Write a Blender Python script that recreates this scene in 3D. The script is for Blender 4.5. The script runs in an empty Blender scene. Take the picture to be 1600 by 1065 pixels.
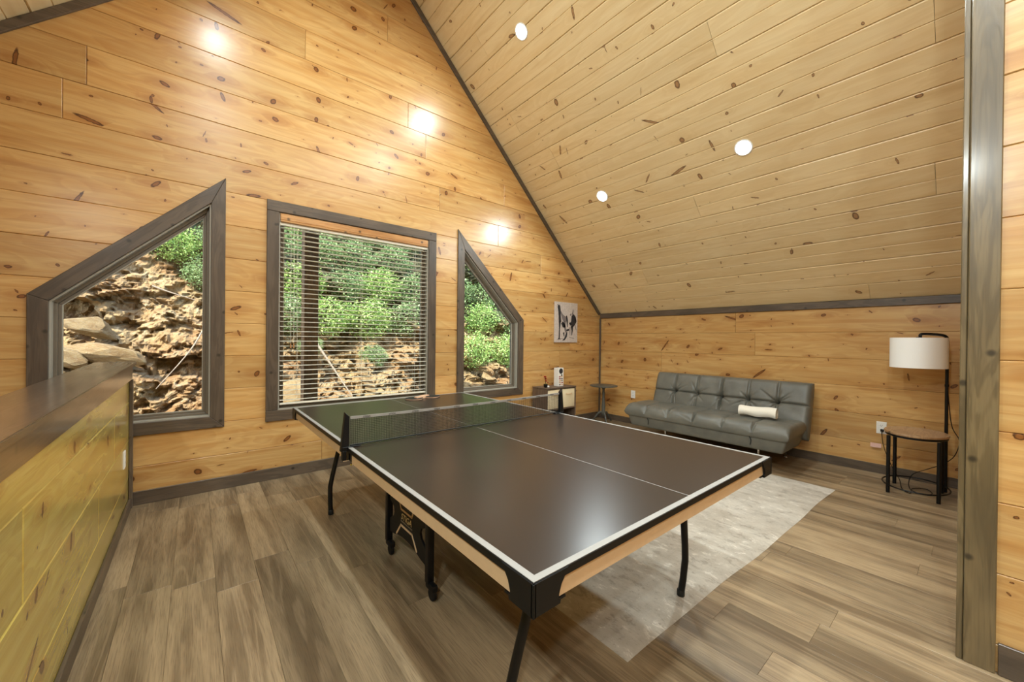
import bpy, bmesh, math, random
from mathutils import Vector, Matrix, noise
PI = math.pi
SC = bpy.context.scene
COL = SC.collection
rnd = random.Random(7)

# ------------------------------------------------------------------ camera
cam_d = bpy.data.cameras.new('camera')
cam = bpy.data.objects.new('camera', cam_d); COL.objects.link(cam); SC.camera = cam
YAW, PIT, ROL = 0.687556, -0.0038667, 0.0102755
fw = Vector((math.sin(YAW)*math.cos(PIT), math.cos(YAW)*math.cos(PIT), math.sin(PIT)))
ri = Vector((math.cos(YAW), -math.sin(YAW), 0)); up = ri.cross(fw)
r2 = math.cos(ROL)*ri + math.sin(ROL)*up; u2 = -math.sin(ROL)*ri + math.cos(ROL)*up
m = Matrix((r2, u2, -fw)).transposed().to_4x4(); m.translation = Vector((-1.3532, -2.0038, 1.3055))
cam.matrix_world = m
cam_d.sensor_width = 36; cam_d.lens = 603.38/1600*36; cam_d.clip_start = 0.05; cam_d.clip_end = 200

# ------------------------------------------------------------------ world, sun, exposure
W = bpy.data.worlds.new('world'); SC.world = W; W.use_nodes = True
wn = W.node_tree.nodes; wl = W.node_tree.links
sky = wn.new('ShaderNodeTexSky'); sky.sky_type = 'NISHITA'; sky.sun_disc = False
sky.sun_elevation = math.radians(52); sky.sun_rotation = math.radians(230)
wl.new(sky.outputs[0], wn['Background'].inputs[0]); wn['Background'].inputs[1].default_value = 1.5
sd = bpy.data.lights.new('sun', 'SUN'); sd.energy = 13.0; sd.angle = math.radians(0.6); sd.color = (1, .95, .86)
sun = bpy.data.objects.new('sun', sd); COL.objects.link(sun)
sun.rotation_euler = Vector((0.62, 0.55, -1.05)).to_track_quat('-Z', 'Y').to_euler(); sun.location = (-6, -6, 12)
SC.view_settings.view_transform = 'Standard'; SC.view_settings.look = 'None'
SC.view_settings.exposure = 0.0; SC.view_settings.gamma = 1.0; SC.view_settings.use_curve_mapping = False
LIGHT_W = 27.0

# ------------------------------------------------------------------ node helpers
def srgb(r, g, b):
    f = lambda c: (c/255/12.92) if c/255 <= .04045 else ((c/255+.055)/1.055)**2.4
    return (f(r), f(g), f(b), 1)
class NT:
    def __init__(s, name):
        s.m = bpy.data.materials.new(name); s.m.use_nodes = True
        s.t = s.m.node_tree; s.n = s.t.nodes; s.b = s.n['Principled BSDF']; s.out = s.n['Material Output']
    def new(s, typ, ins=None, **kw):
        nd = s.n.new(typ)
        for k, v in kw.items(): setattr(nd, k, v)
        for k, v in (ins or {}).items(): s.set(nd.inputs[k], v)
        return nd
    def set(s, sock, v):
        if isinstance(v, bpy.types.NodeSocket): s.t.links.new(v, sock)
        else: sock.default_value = v
    def M(s, op, a, b=None, c=None, clamp=False):
        nd = s.n.new('ShaderNodeMath'); nd.operation = op; nd.use_clamp = clamp; s.set(nd.inputs[0], a)
        if b is not None: s.set(nd.inputs[1], b)
        if c is not None: s.set(nd.inputs[2], c)
        return nd.outputs[0]
    def V(s, op, a, b=None):
        nd = s.n.new('ShaderNodeVectorMath'); nd.operation = op; s.set(nd.inputs[0], a)
        if b is not None: s.set(nd.inputs[1], b)
        return nd.outputs['Value'] if op in ('LENGTH', 'DOT_PRODUCT', 'DISTANCE') else nd.outputs[0]
    def mix(s, f, a, b, blend='MIX'):
        nd = s.n.new('ShaderNodeMix'); nd.data_type = 'RGBA'; nd.blend_type = blend
        s.set(nd.inputs[0], f); s.set(nd.inputs[6], a); s.set(nd.inputs[7], b); return nd.outputs[2]
    def ramp(s, f, lo, hi, a=0., b=1.):
        nd = s.n.new('ShaderNodeMapRange'); nd.interpolation_type = 'SMOOTHSTEP'
        s.set(nd.inputs[0], f); s.set(nd.inputs[1], lo); s.set(nd.inputs[2], hi); s.set(nd.inputs[3], a); s.set(nd.inputs[4], b)
        return nd.outputs[0]
    def noise(s, vec, scale, detail=3, rough=.55, dist=0, dim='3D'):
        nd = s.new('ShaderNodeTexNoise', {'Vector': vec, 'Scale': scale, 'Detail': detail, 'Roughness': rough, 'Distortion': dist}, noise_dimensions=dim)
        return nd.outputs[0]
    def bump(s, h, strength=.2, dist=.002):
        nd = s.new('ShaderNodeBump', {'Strength': strength, 'Distance': dist, 'Height': h}); s.set(s.b.inputs['Normal'], nd.outputs[0])
    def P(s, **kw):
        for k, v in kw.items(): s.set(s.b.inputs[k.replace('_', ' ')], v)

def plain(name, col, rough=.5, metal=0., coat=0., bump=None, spec=.5, vary=0.):
    t = NT(name); t.P(Base_Color=col, Roughness=rough, Metallic=metal)
    t.b.inputs['Coat Weight'].default_value = coat; t.b.inputs['Specular IOR Level'].default_value = spec
    co = t.new('ShaderNodeTexCoord').outputs['Object']
    n = t.noise(co, bump[0] if bump else 30, 4)
    c2 = (col[0]*.8, col[1]*.8, col[2]*.8, 1)
    t.P(Base_Color=t.mix(t.ramp(n, .3, .7), c2 if vary else (col[0]*.95, col[1]*.95, col[2]*.95, 1), col))
    if bump: t.bump(n, bump[1], bump[2])
    return t.m

def pine(name, light, dark, deep, knot, knot_ring, rough=.32, coat=.35, tone=.25, ksz=1.0, halo=.5, thr=.5, dens=1.):
    t = NT(name)
    uv = t.new('ShaderNodeUVMap').outputs[0]; orr = t.new('ShaderNodeObjectInfo').outputs['Random']
    def knots(sx, sy, rmin, rmax, thr, off):
        v = t.V('ADD', t.V('MULTIPLY', uv, (sx, sy, 0)), (off, off*1.7, 0))
        vo = t.new('ShaderNodeTexVoronoi', {'Vector': v, 'Scale': 1., 'Randomness': .85}, voronoi_dimensions='2D')
        d = t.V('DIVIDE', t.V('SUBTRACT', v, vo.outputs['Position']), (sx, sy, 1))
        sep = t.new('ShaderNodeSeparateColor', {0: vo.outputs['Color']})
        r, g, b = sep.outputs[0], sep.outputs[1], sep.outputs[2]
        rot = t.new('ShaderNodeVectorRotate', {'Vector': d, 'Angle': t.M('MULTIPLY', g, 3.1)}, rotation_type='Z_AXIS').outputs[0]
        st = t.M('MULTIPLY_ADD', t.M('POWER', b, 7.), 4.5, 1.2)
        wob = t.V('SUBTRACT', t.new('ShaderNodeTexNoise', {'Vector': uv, 'Scale': 55., 'Detail': 1.}, noise_dimensions='2D').outputs['Color'], (.5, .5, .5))
        rot = t.V('ADD', rot, t.V('MULTIPLY', wob, (.007, .007, 0)))
        cx = t.new('ShaderNodeSeparateXYZ', {0: rot})
        l = t.M('SQRT', t.M('ADD', t.M('POWER', t.M('ABSOLUTE', t.M('DIVIDE', cx.outputs[0], st)), 2.), t.M('POWER', t.M('ABSOLUTE', t.M('MULTIPLY', cx.outputs[1], t.M('MULTIPLY_ADD', b, .8, 1.))), 2.)))
        rad = t.M('MULTIPLY', t.ramp(r, thr, 1., rmin, rmax), t.M('GREATER_THAN', r, thr))
        q = t.M('DIVIDE', l, t.M('ADD', rad, 1e-5))
        m = t.ramp(q, .85, 1.2, 1., 0.)
        ring = t.M('MULTIPLY', m, t.ramp(q, .5, .85))
        dx = t.new('ShaderNodeSeparateXYZ', {0: d})
        hl = t.M('SQRT', t.M('ADD', t.M('POWER', t.M('ABSOLUTE', t.M('MULTIPLY', dx.outputs[0], .35)), 2.), t.M('POWER', t.M('ABSOLUTE', dx.outputs[1]), 2.)))
        ha = t.ramp(t.M('DIVIDE', hl, t.M('ADD', rad, 1e-5)), .6, 3.2, 1., 0.)
        return m, ring, ha
    m1, g1, h1 = knots(2.6*dens, 4.6*dens, .008*ksz, .020*ksz, thr, 3.)
    m2, g2, h2 = knots(4.5*dens, 9.*dens, .003*ksz, .008*ksz, thr+.1, 11.)
    hal = t.M('MAXIMUM', h1, t.M('MULTIPLY', h2, .5))
    gv = t.V('MULTIPLY', uv, (1.1, 16., 1.))
    n1 = t.noise(gv, 1., 4, .6, .6)
    wv = t.V('MULTIPLY', uv, (.9, 5., 1.))
    nb = t.noise(wv, 1., 2, .5, 1.2)
    band = t.M('FRACT', t.M('MULTIPLY_ADD', nb, 7., t.M('MULTIPLY', hal, 1.4)))
    band = t.M('MULTIPLY', t.ramp(band, .0, .85), t.ramp(band, .85, 1., 1., 0.))
    fine = t.noise(t.V('MULTIPLY', uv, (5., 190., 1.)), 1., 2)
    c = t.mix(t.ramp(n1, .32, .68), light, dark)
    c = t.mix(t.M('MULTIPLY', band, .20), c, deep)
    streak = t.noise(t.V('MULTIPLY', uv, (.7, 9., 1.)), 1., 3, .6, .3)
    c = t.mix(t.M('MULTIPLY', t.ramp(streak, .56, .72), .55), c, deep)
    c = t.mix(t.M('MULTIPLY', t.ramp(fine, .35, .7), .12), c, deep)
    c = t.mix(t.M('MULTIPLY', hal, halo), c, deep)
    c = t.mix(t.M('MULTIPLY', t.M('MAXIMUM', m1, m2), .9), c, knot)
    c = t.mix(t.M('MULTIPLY', t.M('MAXIMUM', g1, g2), .85), c, knot_ring)
    tn = t.M('MULTIPLY_ADD', t.M('SUBTRACT', orr, .5), tone, 1.)
    c = t.mix(1., c, t.new('ShaderNodeCombineColor', {0: tn, 1: tn, 2: tn}).outputs[0], 'MULTIPLY')
    t.P(Base_Color=c, Roughness=rough)
    t.b.inputs['Coat Weight'].default_value = coat; t.b.inputs['Coat Roughness'].default_value = .26
    lump = t.noise(t.V('MULTIPLY', uv, (1.5, 9., 1.)), 1., 2)
    t.bump(t.M('ADD', t.M('MULTIPLY', fine, .12), t.M('MULTIPLY', lump, 1.)), .35, .004)
    return t.m

def stained(name, a, b, c3, rough=.4, coat=.2, tone=.2):
    t = NT(name); uv = t.new('ShaderNodeUVMap').outputs[0]; orr = t.new('ShaderNodeObjectInfo').outputs['Random']
    n = t.noise(t.V('MULTIPLY', uv, (1.2, 10., 1.)), 1., 3, .6, 1.4)
    band = t.M('PINGPONG', t.M('MULTIPLY', n, 9.), 1.)
    fine = t.noise(t.V('MULTIPLY', uv, (6., 160., 1.)), 1., 2)
    big = t.noise(t.V('MULTIPLY', uv, (2., 5., 1.)), 1., 2)
    v = t.V('MULTIPLY', uv, (2.2, 7., 0)); vo = t.new('ShaderNodeTexVoronoi', {'Vector': v, 'Scale': 1.}, voronoi_dimensions='2D')
    kd = t.V('LENGTH', t.V('DIVIDE', t.V('SUBTRACT', v, vo.outputs['Position']), (2.2, 7., 1)))
    kn = t.ramp(kd, .005, .02, 1., 0.)
    c = t.mix(t.ramp(band, .2, .9), a, b); c = t.mix(t.ramp(big, .4, .7, 0., .6), c, c3)
    c = t.mix(t.ramp(fine, .45, .75, 0., .35), c, c3); c = t.mix(t.M('MULTIPLY', kn, .8), c, (.02, .015, .01, 1))
    tn = t.M('MULTIPLY_ADD', t.M('SUBTRACT', orr, .5), tone, 1.)
    c = t.mix(1., c, t.new('ShaderNodeCombineColor', {0: tn, 1: tn, 2: tn}).outputs[0], 'MULTIPLY')
    t.P(Base_Color=c, Roughness=rough); t.b.inputs['Coat Weight'].default_value = coat; t.b.inputs['Coat Roughness'].default_value = .15
    t.bump(t.M('ADD', fine, band), .25, .0015)
    return t.m

def vinyl_floor(name):
    t = NT(name); uv = t.new('ShaderNodeUVMap').outputs[0]; orr = t.new('ShaderNodeObjectInfo').outputs['Random']
    n = t.noise(t.V('MULTIPLY', uv, (.55, 8., 1.)), 1., 2, .5, .5)
    band = t.M('PINGPONG', t.M('MULTIPLY', n, 14.), 1.)
    blot = t.noise(t.V('MULTIPLY', uv, (.9, 7., 1.)), 1., 3, .55, .3)
    fine = t.noise(t.V('MULTIPLY', uv, (9., 230., 1.)), 1., 2)
    c = t.mix(t.ramp(blot, .34, .66), srgb(110, 92, 69), srgb(158, 137, 107))
    c = t.mix(t.M('MULTIPLY', t.ramp(band, .55, .95), .28), c, srgb(176, 152, 120))
    c = t.mix(t.ramp(fine, .42, .75, 0., .45), c, srgb(76, 58, 43))
    tn = t.M('MULTIPLY_ADD', t.M('SUBTRACT', orr, .5), .42, 1.)
    c = t.mix(1., c, t.new('ShaderNodeCombineColor', {0: tn, 1: tn, 2: tn}).outputs[0], 'MULTIPLY')
    t.P(Base_Color=c, Roughness=t.ramp(fine, .3, .8, .30, .44)); t.b.inputs['Specular IOR Level'].default_value = .5
    t.bump(t.M('ADD', fine, t.M('MULTIPLY', band, .5)), .25, .0012)
    return t.m

MT = {}
MT['wall'] = pine('honey_pine', srgb(212, 174, 114), srgb(200, 153, 90), srgb(162, 104, 48), srgb(128, 74, 30), srgb(66, 34, 12), ksz=1.15)
MT['half'] = pine('pine_daylight_tint', srgb(202, 182, 98), srgb(188, 164, 78), srgb(160, 112, 48), srgb(112, 66, 26), srgb(52, 26, 12), ksz=1.15, rough=.25, coat=.7)  # pine with the half wall's greenish daylight put into its colour
MT['ceil'] = pine('pale_pine', srgb(230, 208, 164), srgb(224, 198, 150), srgb(206, 173, 122), srgb(158, 116, 76), srgb(92, 66, 44), rough=.42, coat=.12, tone=.12, ksz=1.15, halo=.25, thr=.62)
MT['trim'] = stained('grey_stained_wood', srgb(98, 84, 70), srgb(84, 72, 60), srgb(66, 56, 48))
MT['post'] = stained('brown_stained_wood', srgb(126, 108, 76), srgb(106, 90, 62), srgb(82, 70, 50), rough=.38, coat=.3)
MT['cap'] = stained('varnished_cap_wood', srgb(90, 72, 56), srgb(74, 58, 44), srgb(56, 44, 36), rough=.3, coat=1.)
MT['cap'].node_tree.nodes['Principled BSDF'].inputs['Coat IOR'].default_value = 1.5; MT['cap'].node_tree.nodes['Principled BSDF'].inputs['Coat Roughness'].default_value = .17
MT['floor'] = vinyl_floor('vinyl_plank')
MT['back'] = plain('sheathing', srgb(90, 62, 34), .9)
MT['black'] = plain('black_steel', srgb(11, 11, 12), .42, .0, spec=.35)
MT['blackp'] = plain('black_plastic', srgb(11, 11, 12), .5, spec=.3)
MT['chrome'] = plain('chrome', srgb(200, 200, 200), .15, 1.)
MT['white'] = plain('white_plastic', srgb(238, 236, 230), .35)
MT['vinyl'] = plain('grey_vinyl', srgb(168, 164, 152), .35)
MT['sash'] = plain('taupe_sash', srgb(112, 102, 88), .4)
MT['slat'] = plain('blind_slat', srgb(236, 230, 214), .3)
MT['valance'] = stained('valance_wood', srgb(200, 150, 96), srgb(184, 132, 80), srgb(150, 100, 56), .3, .4)
MT['apron'] = plain('beige_apron', srgb(206, 176, 138), .5)
MT['line'] = plain('white_line', srgb(150, 147, 142), .5)
MT['cream'] = plain('cream_fabric', srgb(232, 216, 180), .9, bump=(300, .4, .001))
MT['towel'] = plain('white_towel', srgb(236, 230, 216), .95, bump=(180, .8, .002))
MT['tag'] = plain('pink_paper', srgb(232, 190, 178), .7)
MT['shelfw'] = stained('grey_oak_board', srgb(112, 92, 76), srgb(96, 78, 64), srgb(76, 62, 52), .5, 0)
MT['greyp'] = stained('grey_painted_wood', srgb(92, 92, 84), srgb(78, 78, 72), srgb(60, 60, 56), .45, .1)
MT['oval'] = stained('oval_table_board', srgb(176, 142, 106), srgb(156, 122, 88), srgb(124, 96, 70), .35, .2)
MT['red'] = plain('red_felt', srgb(190, 40, 36), .7)
MT['redr'] = plain('red_rubber', srgb(150, 26, 26), .6)
MT['blackr'] = plain('black_rubber', srgb(22, 26, 26), .55)
MT['pinkw'] = plain('pale_handle_wood', srgb(214, 172, 140), .5)
MT['green'] = plain('green_stem', srgb(70, 100, 50), .6)
MT['canvas'] = plain('canvas_print', srgb(206, 192, 182), .85, bump=(60, .2, .001), vary=1)
MT['ink'] = plain('charcoal_ink', srgb(46, 42, 44), .9)
MT['inkg'] = plain('grey_ink', srgb(120, 110, 108), .9)
MT['shade'] = plain('white_lamp_shade', srgb(250, 250, 248), .9, bump=(400, .2, .0005))
MT['brownpost'] = stained('brown_post_wood', srgb(120, 88, 50), srgb(100, 72, 40), srgb(70, 50, 28), .7, 0)
MT['branch'] = plain('dead_branch', srgb(140, 124, 104), .9, bump=(40, .5, .01), vary=1)

def leather():
    t = NT('grey_leather'); co = t.new('ShaderNodeTexCoord').outputs['Object']
    n = t.noise(co, 5., 3); g = t.new('ShaderNodeTexVoronoi', {'Vector': co, 'Scale': 260.}).outputs[0]; w = t.noise(co, 22., 4, .6, 1.)
    t.P(Base_Color=t.mix(t.ramp(n, .35, .65), srgb(92, 91, 83), srgb(106, 104, 95)), Roughness=.42)
    t.bump(t.M('ADD', t.M('MULTIPLY', g, .15), t.M('MULTIPLY', w, .8)), .35, .006); return t.m
MT['leather'] = leather()
def tabletop():
    t = NT('dark_playing_surface'); co = t.new('ShaderNodeTexCoord').outputs['Object']
    g = t.noise(co, 900., 2)
    t.P(Base_Color=srgb(46, 37, 31), Roughness=.6); t.b.inputs['Specular IOR Level'].default_value = .0; t.b.inputs['Coat Weight'].default_value = 1.; t.b.inputs['Coat IOR'].default_value = 1.38; t.b.inputs['Coat Roughness'].default_value = .28
    t.bump(g, .25, .0008); return t.m
MT['top'] = tabletop()
def rugm():
    t = NT('distressed_rug'); co = t.new('ShaderNodeTexCoord').outputs['Object']
    a = t.noise(t.V('MULTIPLY', co, (4., 2.2, 1.)), 1., 6, .7, .2); b = t.noise(t.V('MULTIPLY', co, (16., 9., 1.)), 1., 6, .75, .3)
    c = t.mix(t.ramp(a, .35, .65), srgb(194, 186, 172), srgb(170, 160, 145))
    c = t.mix(t.ramp(b, .52, .64, 0., .65), c, srgb(136, 125, 111)); c = t.mix(t.ramp(b, .34, .44, .8, 0.), c, srgb(222, 215, 202)); b2 = t.noise(t.V('MULTIPLY', co, (45., 22., 1.)), 1., 4, .7); c = t.mix(t.ramp(b2, .58, .7, 0., .7), c, srgb(132, 122, 108))
    pile = t.noise(co, 500., 2)
    t.P(Base_Color=c, Roughness=.9); t.b.inputs['Sheen Weight'].default_value = .3; t.bump(t.M('ADD', pile, b), .5, .004); return t.m
MT['rug'] = rugm()
def emis(name, col, s):
    t = NT(name); t.P(Base_Color=col); t.b.inputs['Emission Color'].default_value = col; t.b.inputs['Emission Strength'].default_value = s; return t.m
MT['lens'] = emis('light_lens', (1, .97, .92, 1), 20.)
def glassm():
    t = NT('window_glass'); gl = t.new('ShaderNodeBsdfGlossy', {'Roughness': .02}); tr = t.new('ShaderNodeBsdfTransparent', {0: (.95, .97, .96, 1)})
    fr = t.new('ShaderNodeFresnel', {'IOR': 1.35}); mx = t.new('ShaderNodeMixShader', {0: fr.outputs[0], 1: tr.outputs[0], 2: gl.outputs[0]})
    t.set(t.out.inputs[0], mx.outputs[0]); return t.m
MT['glass'] = glassm()
def rockm(name, a, b, c3, sc=1.):
    t = NT(name); co = t.new('ShaderNodeTexCoord').outputs['Object']
    n = t.noise(co, 1.1*sc, 5, .65, .5); n2 = t.noise(co, 6.*sc, 5, .7); n3 = t.noise(co, 25.*sc, 4, .7)
    c = t.mix(t.ramp(n, .4, .6), a, b); c = t.mix(t.ramp(n2, .48, .7, 0., .8), c, c3)
    c = t.mix(t.ramp(n3, .3, .6, .45, 0.), c, srgb(96, 72, 46))
    if name == 'sandy_dirt':     # leaf litter and moss cover the upper part of the bank
        xyz = t.new('ShaderNodeSeparateXYZ', {0: co}); hz = t.M('ADD', xyz.outputs[2], t.M('MULTIPLY', t.M('SUBTRACT', n, .5), 1.6))
        lim = t.ramp(xyz.outputs[0], -1.6, -.2, 2.75, 1.55)
        c = t.mix(t.ramp(t.M('SUBTRACT', hz, lim), -.1, .35), c, t.mix(t.ramp(n2, .4, .6), srgb(52, 54, 34), srgb(84, 82, 52)))
    t.P(Base_Color=c, Roughness=.95); t.bump(t.M('ADD', n2, t.M('MULTIPLY', n3, .5)), .9, .06); return t.m
MT['soil'] = rockm('sandy_soil', srgb(146, 122, 82), srgb(134, 100, 60), srgb(160, 144, 112))
MT['dirt'] = rockm('sandy_dirt', srgb(146, 122, 82), srgb(134, 100, 60), srgb(160, 144, 112))
MT['rock'] = rockm('sandstone', srgb(176, 148, 100), srgb(156, 124, 78), srgb(186, 168, 132), 2.)
MT['rockg'] = rockm('grey_rock', srgb(150, 144, 136), srgb(130, 118, 100), srgb(178, 174, 170), 2.)
def leafm(name, a, b):
    t = NT(name); g = t.new('ShaderNodeNewGeometry'); co = t.new('ShaderNodeTexCoord').outputs['Object']
    n = t.noise(co, 6., 2)
    c = t.mix(t.M('FRACT', t.M('MULTIPLY', g.outputs['Random Per Island'], 7.3)), a, b); c = t.mix(t.ramp(n, .4, .65, 0., .5), c, a)
    t.P(Base_Color=c, Roughness=.5)
    tl = t.new('ShaderNodeBsdfTranslucent', {0: c}); mx = t.new('ShaderNodeMixShader', {0: .35, 1: t.b.outputs[0], 2: tl.outputs[0]})
    t.set(t.out.inputs[0], mx.outputs[0]); return t.m
MT['leafa'] = leafm('bright_leaf', srgb(104, 146, 70), srgb(214, 226, 140))
MT['leafb'] = leafm('mid_leaf', srgb(84, 116, 66), srgb(186, 202, 142))
MT['leafc'] = leafm('dark_leaf', srgb(38, 54, 34), srgb(104, 122, 80))
MT['bark'] = plain('bark', srgb(84, 68, 54), .95, bump=(20, .8, .02), vary=1)

# ------------------------------------------------------------------ mesh helpers
def link(name, bm, mat, parent=None, smooth=False, kind=None, uv=None):
    me = bpy.data.meshes.new(name)
    if uv is not False: auto_uv(bm, uv)
    bmesh.ops.recalc_face_normals(bm, faces=bm.faces)
    bm.to_mesh(me); bm.free(); me.materials.append(MT[mat] if isinstance(mat, str) else mat)
    if smooth:
        for p in me.polygons: p.use_smooth = True
        try: me.set_sharp_from_angle(angle=math.radians(38))
        except Exception: pass
    o = bpy.data.objects.new(name, me); COL.objects.link(o)
    if parent: o.parent = parent
    if kind: o['kind'] = kind
    return o
def auto_uv(bm, off=None):
    if not bm.verts: return
    lay = bm.loops.layers.uv.verify()
    xs = [[v.co[i] for v in bm.verts] for i in range(3)]
    ext = [max(a)-min(a) for a in xs]; L = ext.index(max(ext)); oth = [i for i in range(3) if i != L]
    ou, ov = off if off else (rnd.uniform(0, 60), rnd.uniform(0, 60))
    for f in bm.faces:
        n = f.normal if f.normal.length > 0 else Vector((0, 0, 1))
        if abs(n[L]) > .8: a, b = oth
        else:
            a = L; b = oth[0] if abs(n[oth[0]]) < abs(n[oth[1]]) else oth[1]
        for l in f.loops: l[lay].uv = (l.vert.co[a]+ou, l.vert.co[b]+ov)
def box(bm, x0, x1, y0, y1, z0, z1, bev=0, seg=1):
    r = bmesh.ops.create_cube(bm, size=1)
    vs = r['verts']
    for v in vs:
        v.co = Vector(((x0+x1)/2+v.co.x*(x1-x0), (y0+y1)/2+v.co.y*(y1-y0), (z0+z1)/2+v.co.z*(z1-z0)))
    if bev:
        es = list({e for v in vs for e in v.link_edges}); bmesh.ops.bevel(bm, geom=es, offset=bev, segments=seg, profile=.5, affect='EDGES')
def bx(name, mat, dims, parent=None, bev=.002, seg=1, **k):
    bm = bmesh.new(); box(bm, *dims, bev=bev, seg=seg); return link(name, bm, mat, parent, **k)
def tube(bm, pts, r, n=10, close=False):
    pts = [Vector(p) for p in pts]; rs = r if isinstance(r, (list, tuple)) else [r]*len(pts)
    rings = []; N = len(pts)
    ref = None
    for i, p in enumerate(pts):
        if close: d = pts[(i+1) % N]-pts[i-1]
        else: d = (pts[min(i+1, N-1)]-pts[max(i-1, 0)])
        d.normalize()
        if ref is None: ref = d.orthogonal()
        a = (ref-d*ref.dot(d)).normalized(); ref = a; b = d.cross(a)
        rings.append([bm.verts.new(p+(a*math.cos(2*PI*k/n)+b*math.sin(2*PI*k/n))*rs[i]) for k in range(n)])
    for i in range(N if close else N-1):
        A, B = rings[i], rings[(i+1) % N]
        for k in range(n): bm.faces.new((A[k], A[(k+1) % n], B[(k+1) % n], B[k]))
    if not close: bm.faces.new(rings[0]); bm.faces.new(rings[-1])
def curve(pts, sub=6):
    P = [Vector(p) for p in pts]; out = []
    for i in range(len(P)-1):
        p0 = P[max(i-1, 0)]; p1 = P[i]; p2 = P[i+1]; p3 = P[min(i+2, len(P)-1)]
        for k in range(sub):
            t = k/sub
            out.append(.5*((2*p1)+(-p0+p2)*t+(2*p0-5*p1+4*p2-p3)*t*t+(-p0+3*p1-3*p2+p3)*t**3))
    out.append(P[-1]); return out
def lathe(bm, prof, cx, cy, n=24, z0=0, sx=1, sy=1):
    rings = []
    for r, z in prof: rings.append([bm.verts.new((cx+max(r, 1e-4)*sx*math.cos(2*PI*k/n), cy+max(r, 1e-4)*sy*math.sin(2*PI*k/n), z0+z)) for k in range(n)])
    for A, B in zip(rings, rings[1:]):
        for k in range(n): bm.faces.new((A[k], A[(k+1) % n], B[(k+1) % n], B[k]))
    bm.faces.new(rings[0]); bm.faces.new(rings[-1])
def prism(bm, pts, fn, d0, d1, chamfer=0):
    """pts 2D polygon; fn(a,b,d)->3D. front at d0 (chamfered), back at d1"""
    n = len(pts)
    A = [bm.verts.new(fn(a, b, d0)) for a, b in pts]; B = [bm.verts.new(fn(a, b, d1)) for a, b in pts]
    f = bm.faces.new(A); bm.faces.new(B[::-1])
    for i in range(n): bm.faces.new((A[i], B[i], B[(i+1) % n], A[(i+1) % n]))
    if chamfer:
        es = list(f.edges); bmesh.ops.bevel(bm, geom=es, offset=chamfer, segments=1, affect='EDGES')
def empty(name, loc=(0, 0, 0)):
    o = bpy.data.objects.new(name, None); COL.objects.link(o); o.location = loc; o.empty_display_size = .1; return o
def tag(o, label, cat, group=None):
    o['label'] = label; o['category'] = cat
    if group: o['group'] = group
    return o
def settle(root):
    """children built in world coordinates: keep them there"""
    inv = Matrix.Translation(-Vector(root.location))
    for ch in root.children:
        ch.matrix_parent_inverse = inv
def inset(poly, d):
    """convex polygon counter-clockwise offset inwards"""
    n = len(poly); out = []
    for i in range(n):
        p0, p1, p2 = Vector(poly[i-1]), Vector(poly[i]), Vector(poly[(i+1) % n])
        e1 = (p1-p0).normalized(); e2 = (p2-p1).normalized(); n1 = Vector((-e1.y, e1.x)); n2 = Vector((-e2.y, e2.x))
        k = d/(1+n1.dot(n2)); out.append(tuple(p1+(n1+n2)*k))
    return out

# ------------------------------------------------------------------ dimensions
YG, XR, KN, SL = 2.13, 3.98, 1.755, .99
YB = -4.6; XP = 1.12; YP = -1.965; XH = -1.735
ridge = KN+SL*XR
PH, ZO = .2825, .008
roof = lambda x: KN+SL*(XR-abs(x))
LW = [(-2.238, .534), (-1.155, .534), (-1.155, 2.66), (-2.238, 1.582)]
CW = [(-.855, .534), (.855, .534), (.855, 2.556), (-.855, 2.556)]
RW = [(1.155, .534), (2.238, .534), (2.238, 1.582), (1.155, 2.66)]

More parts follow.
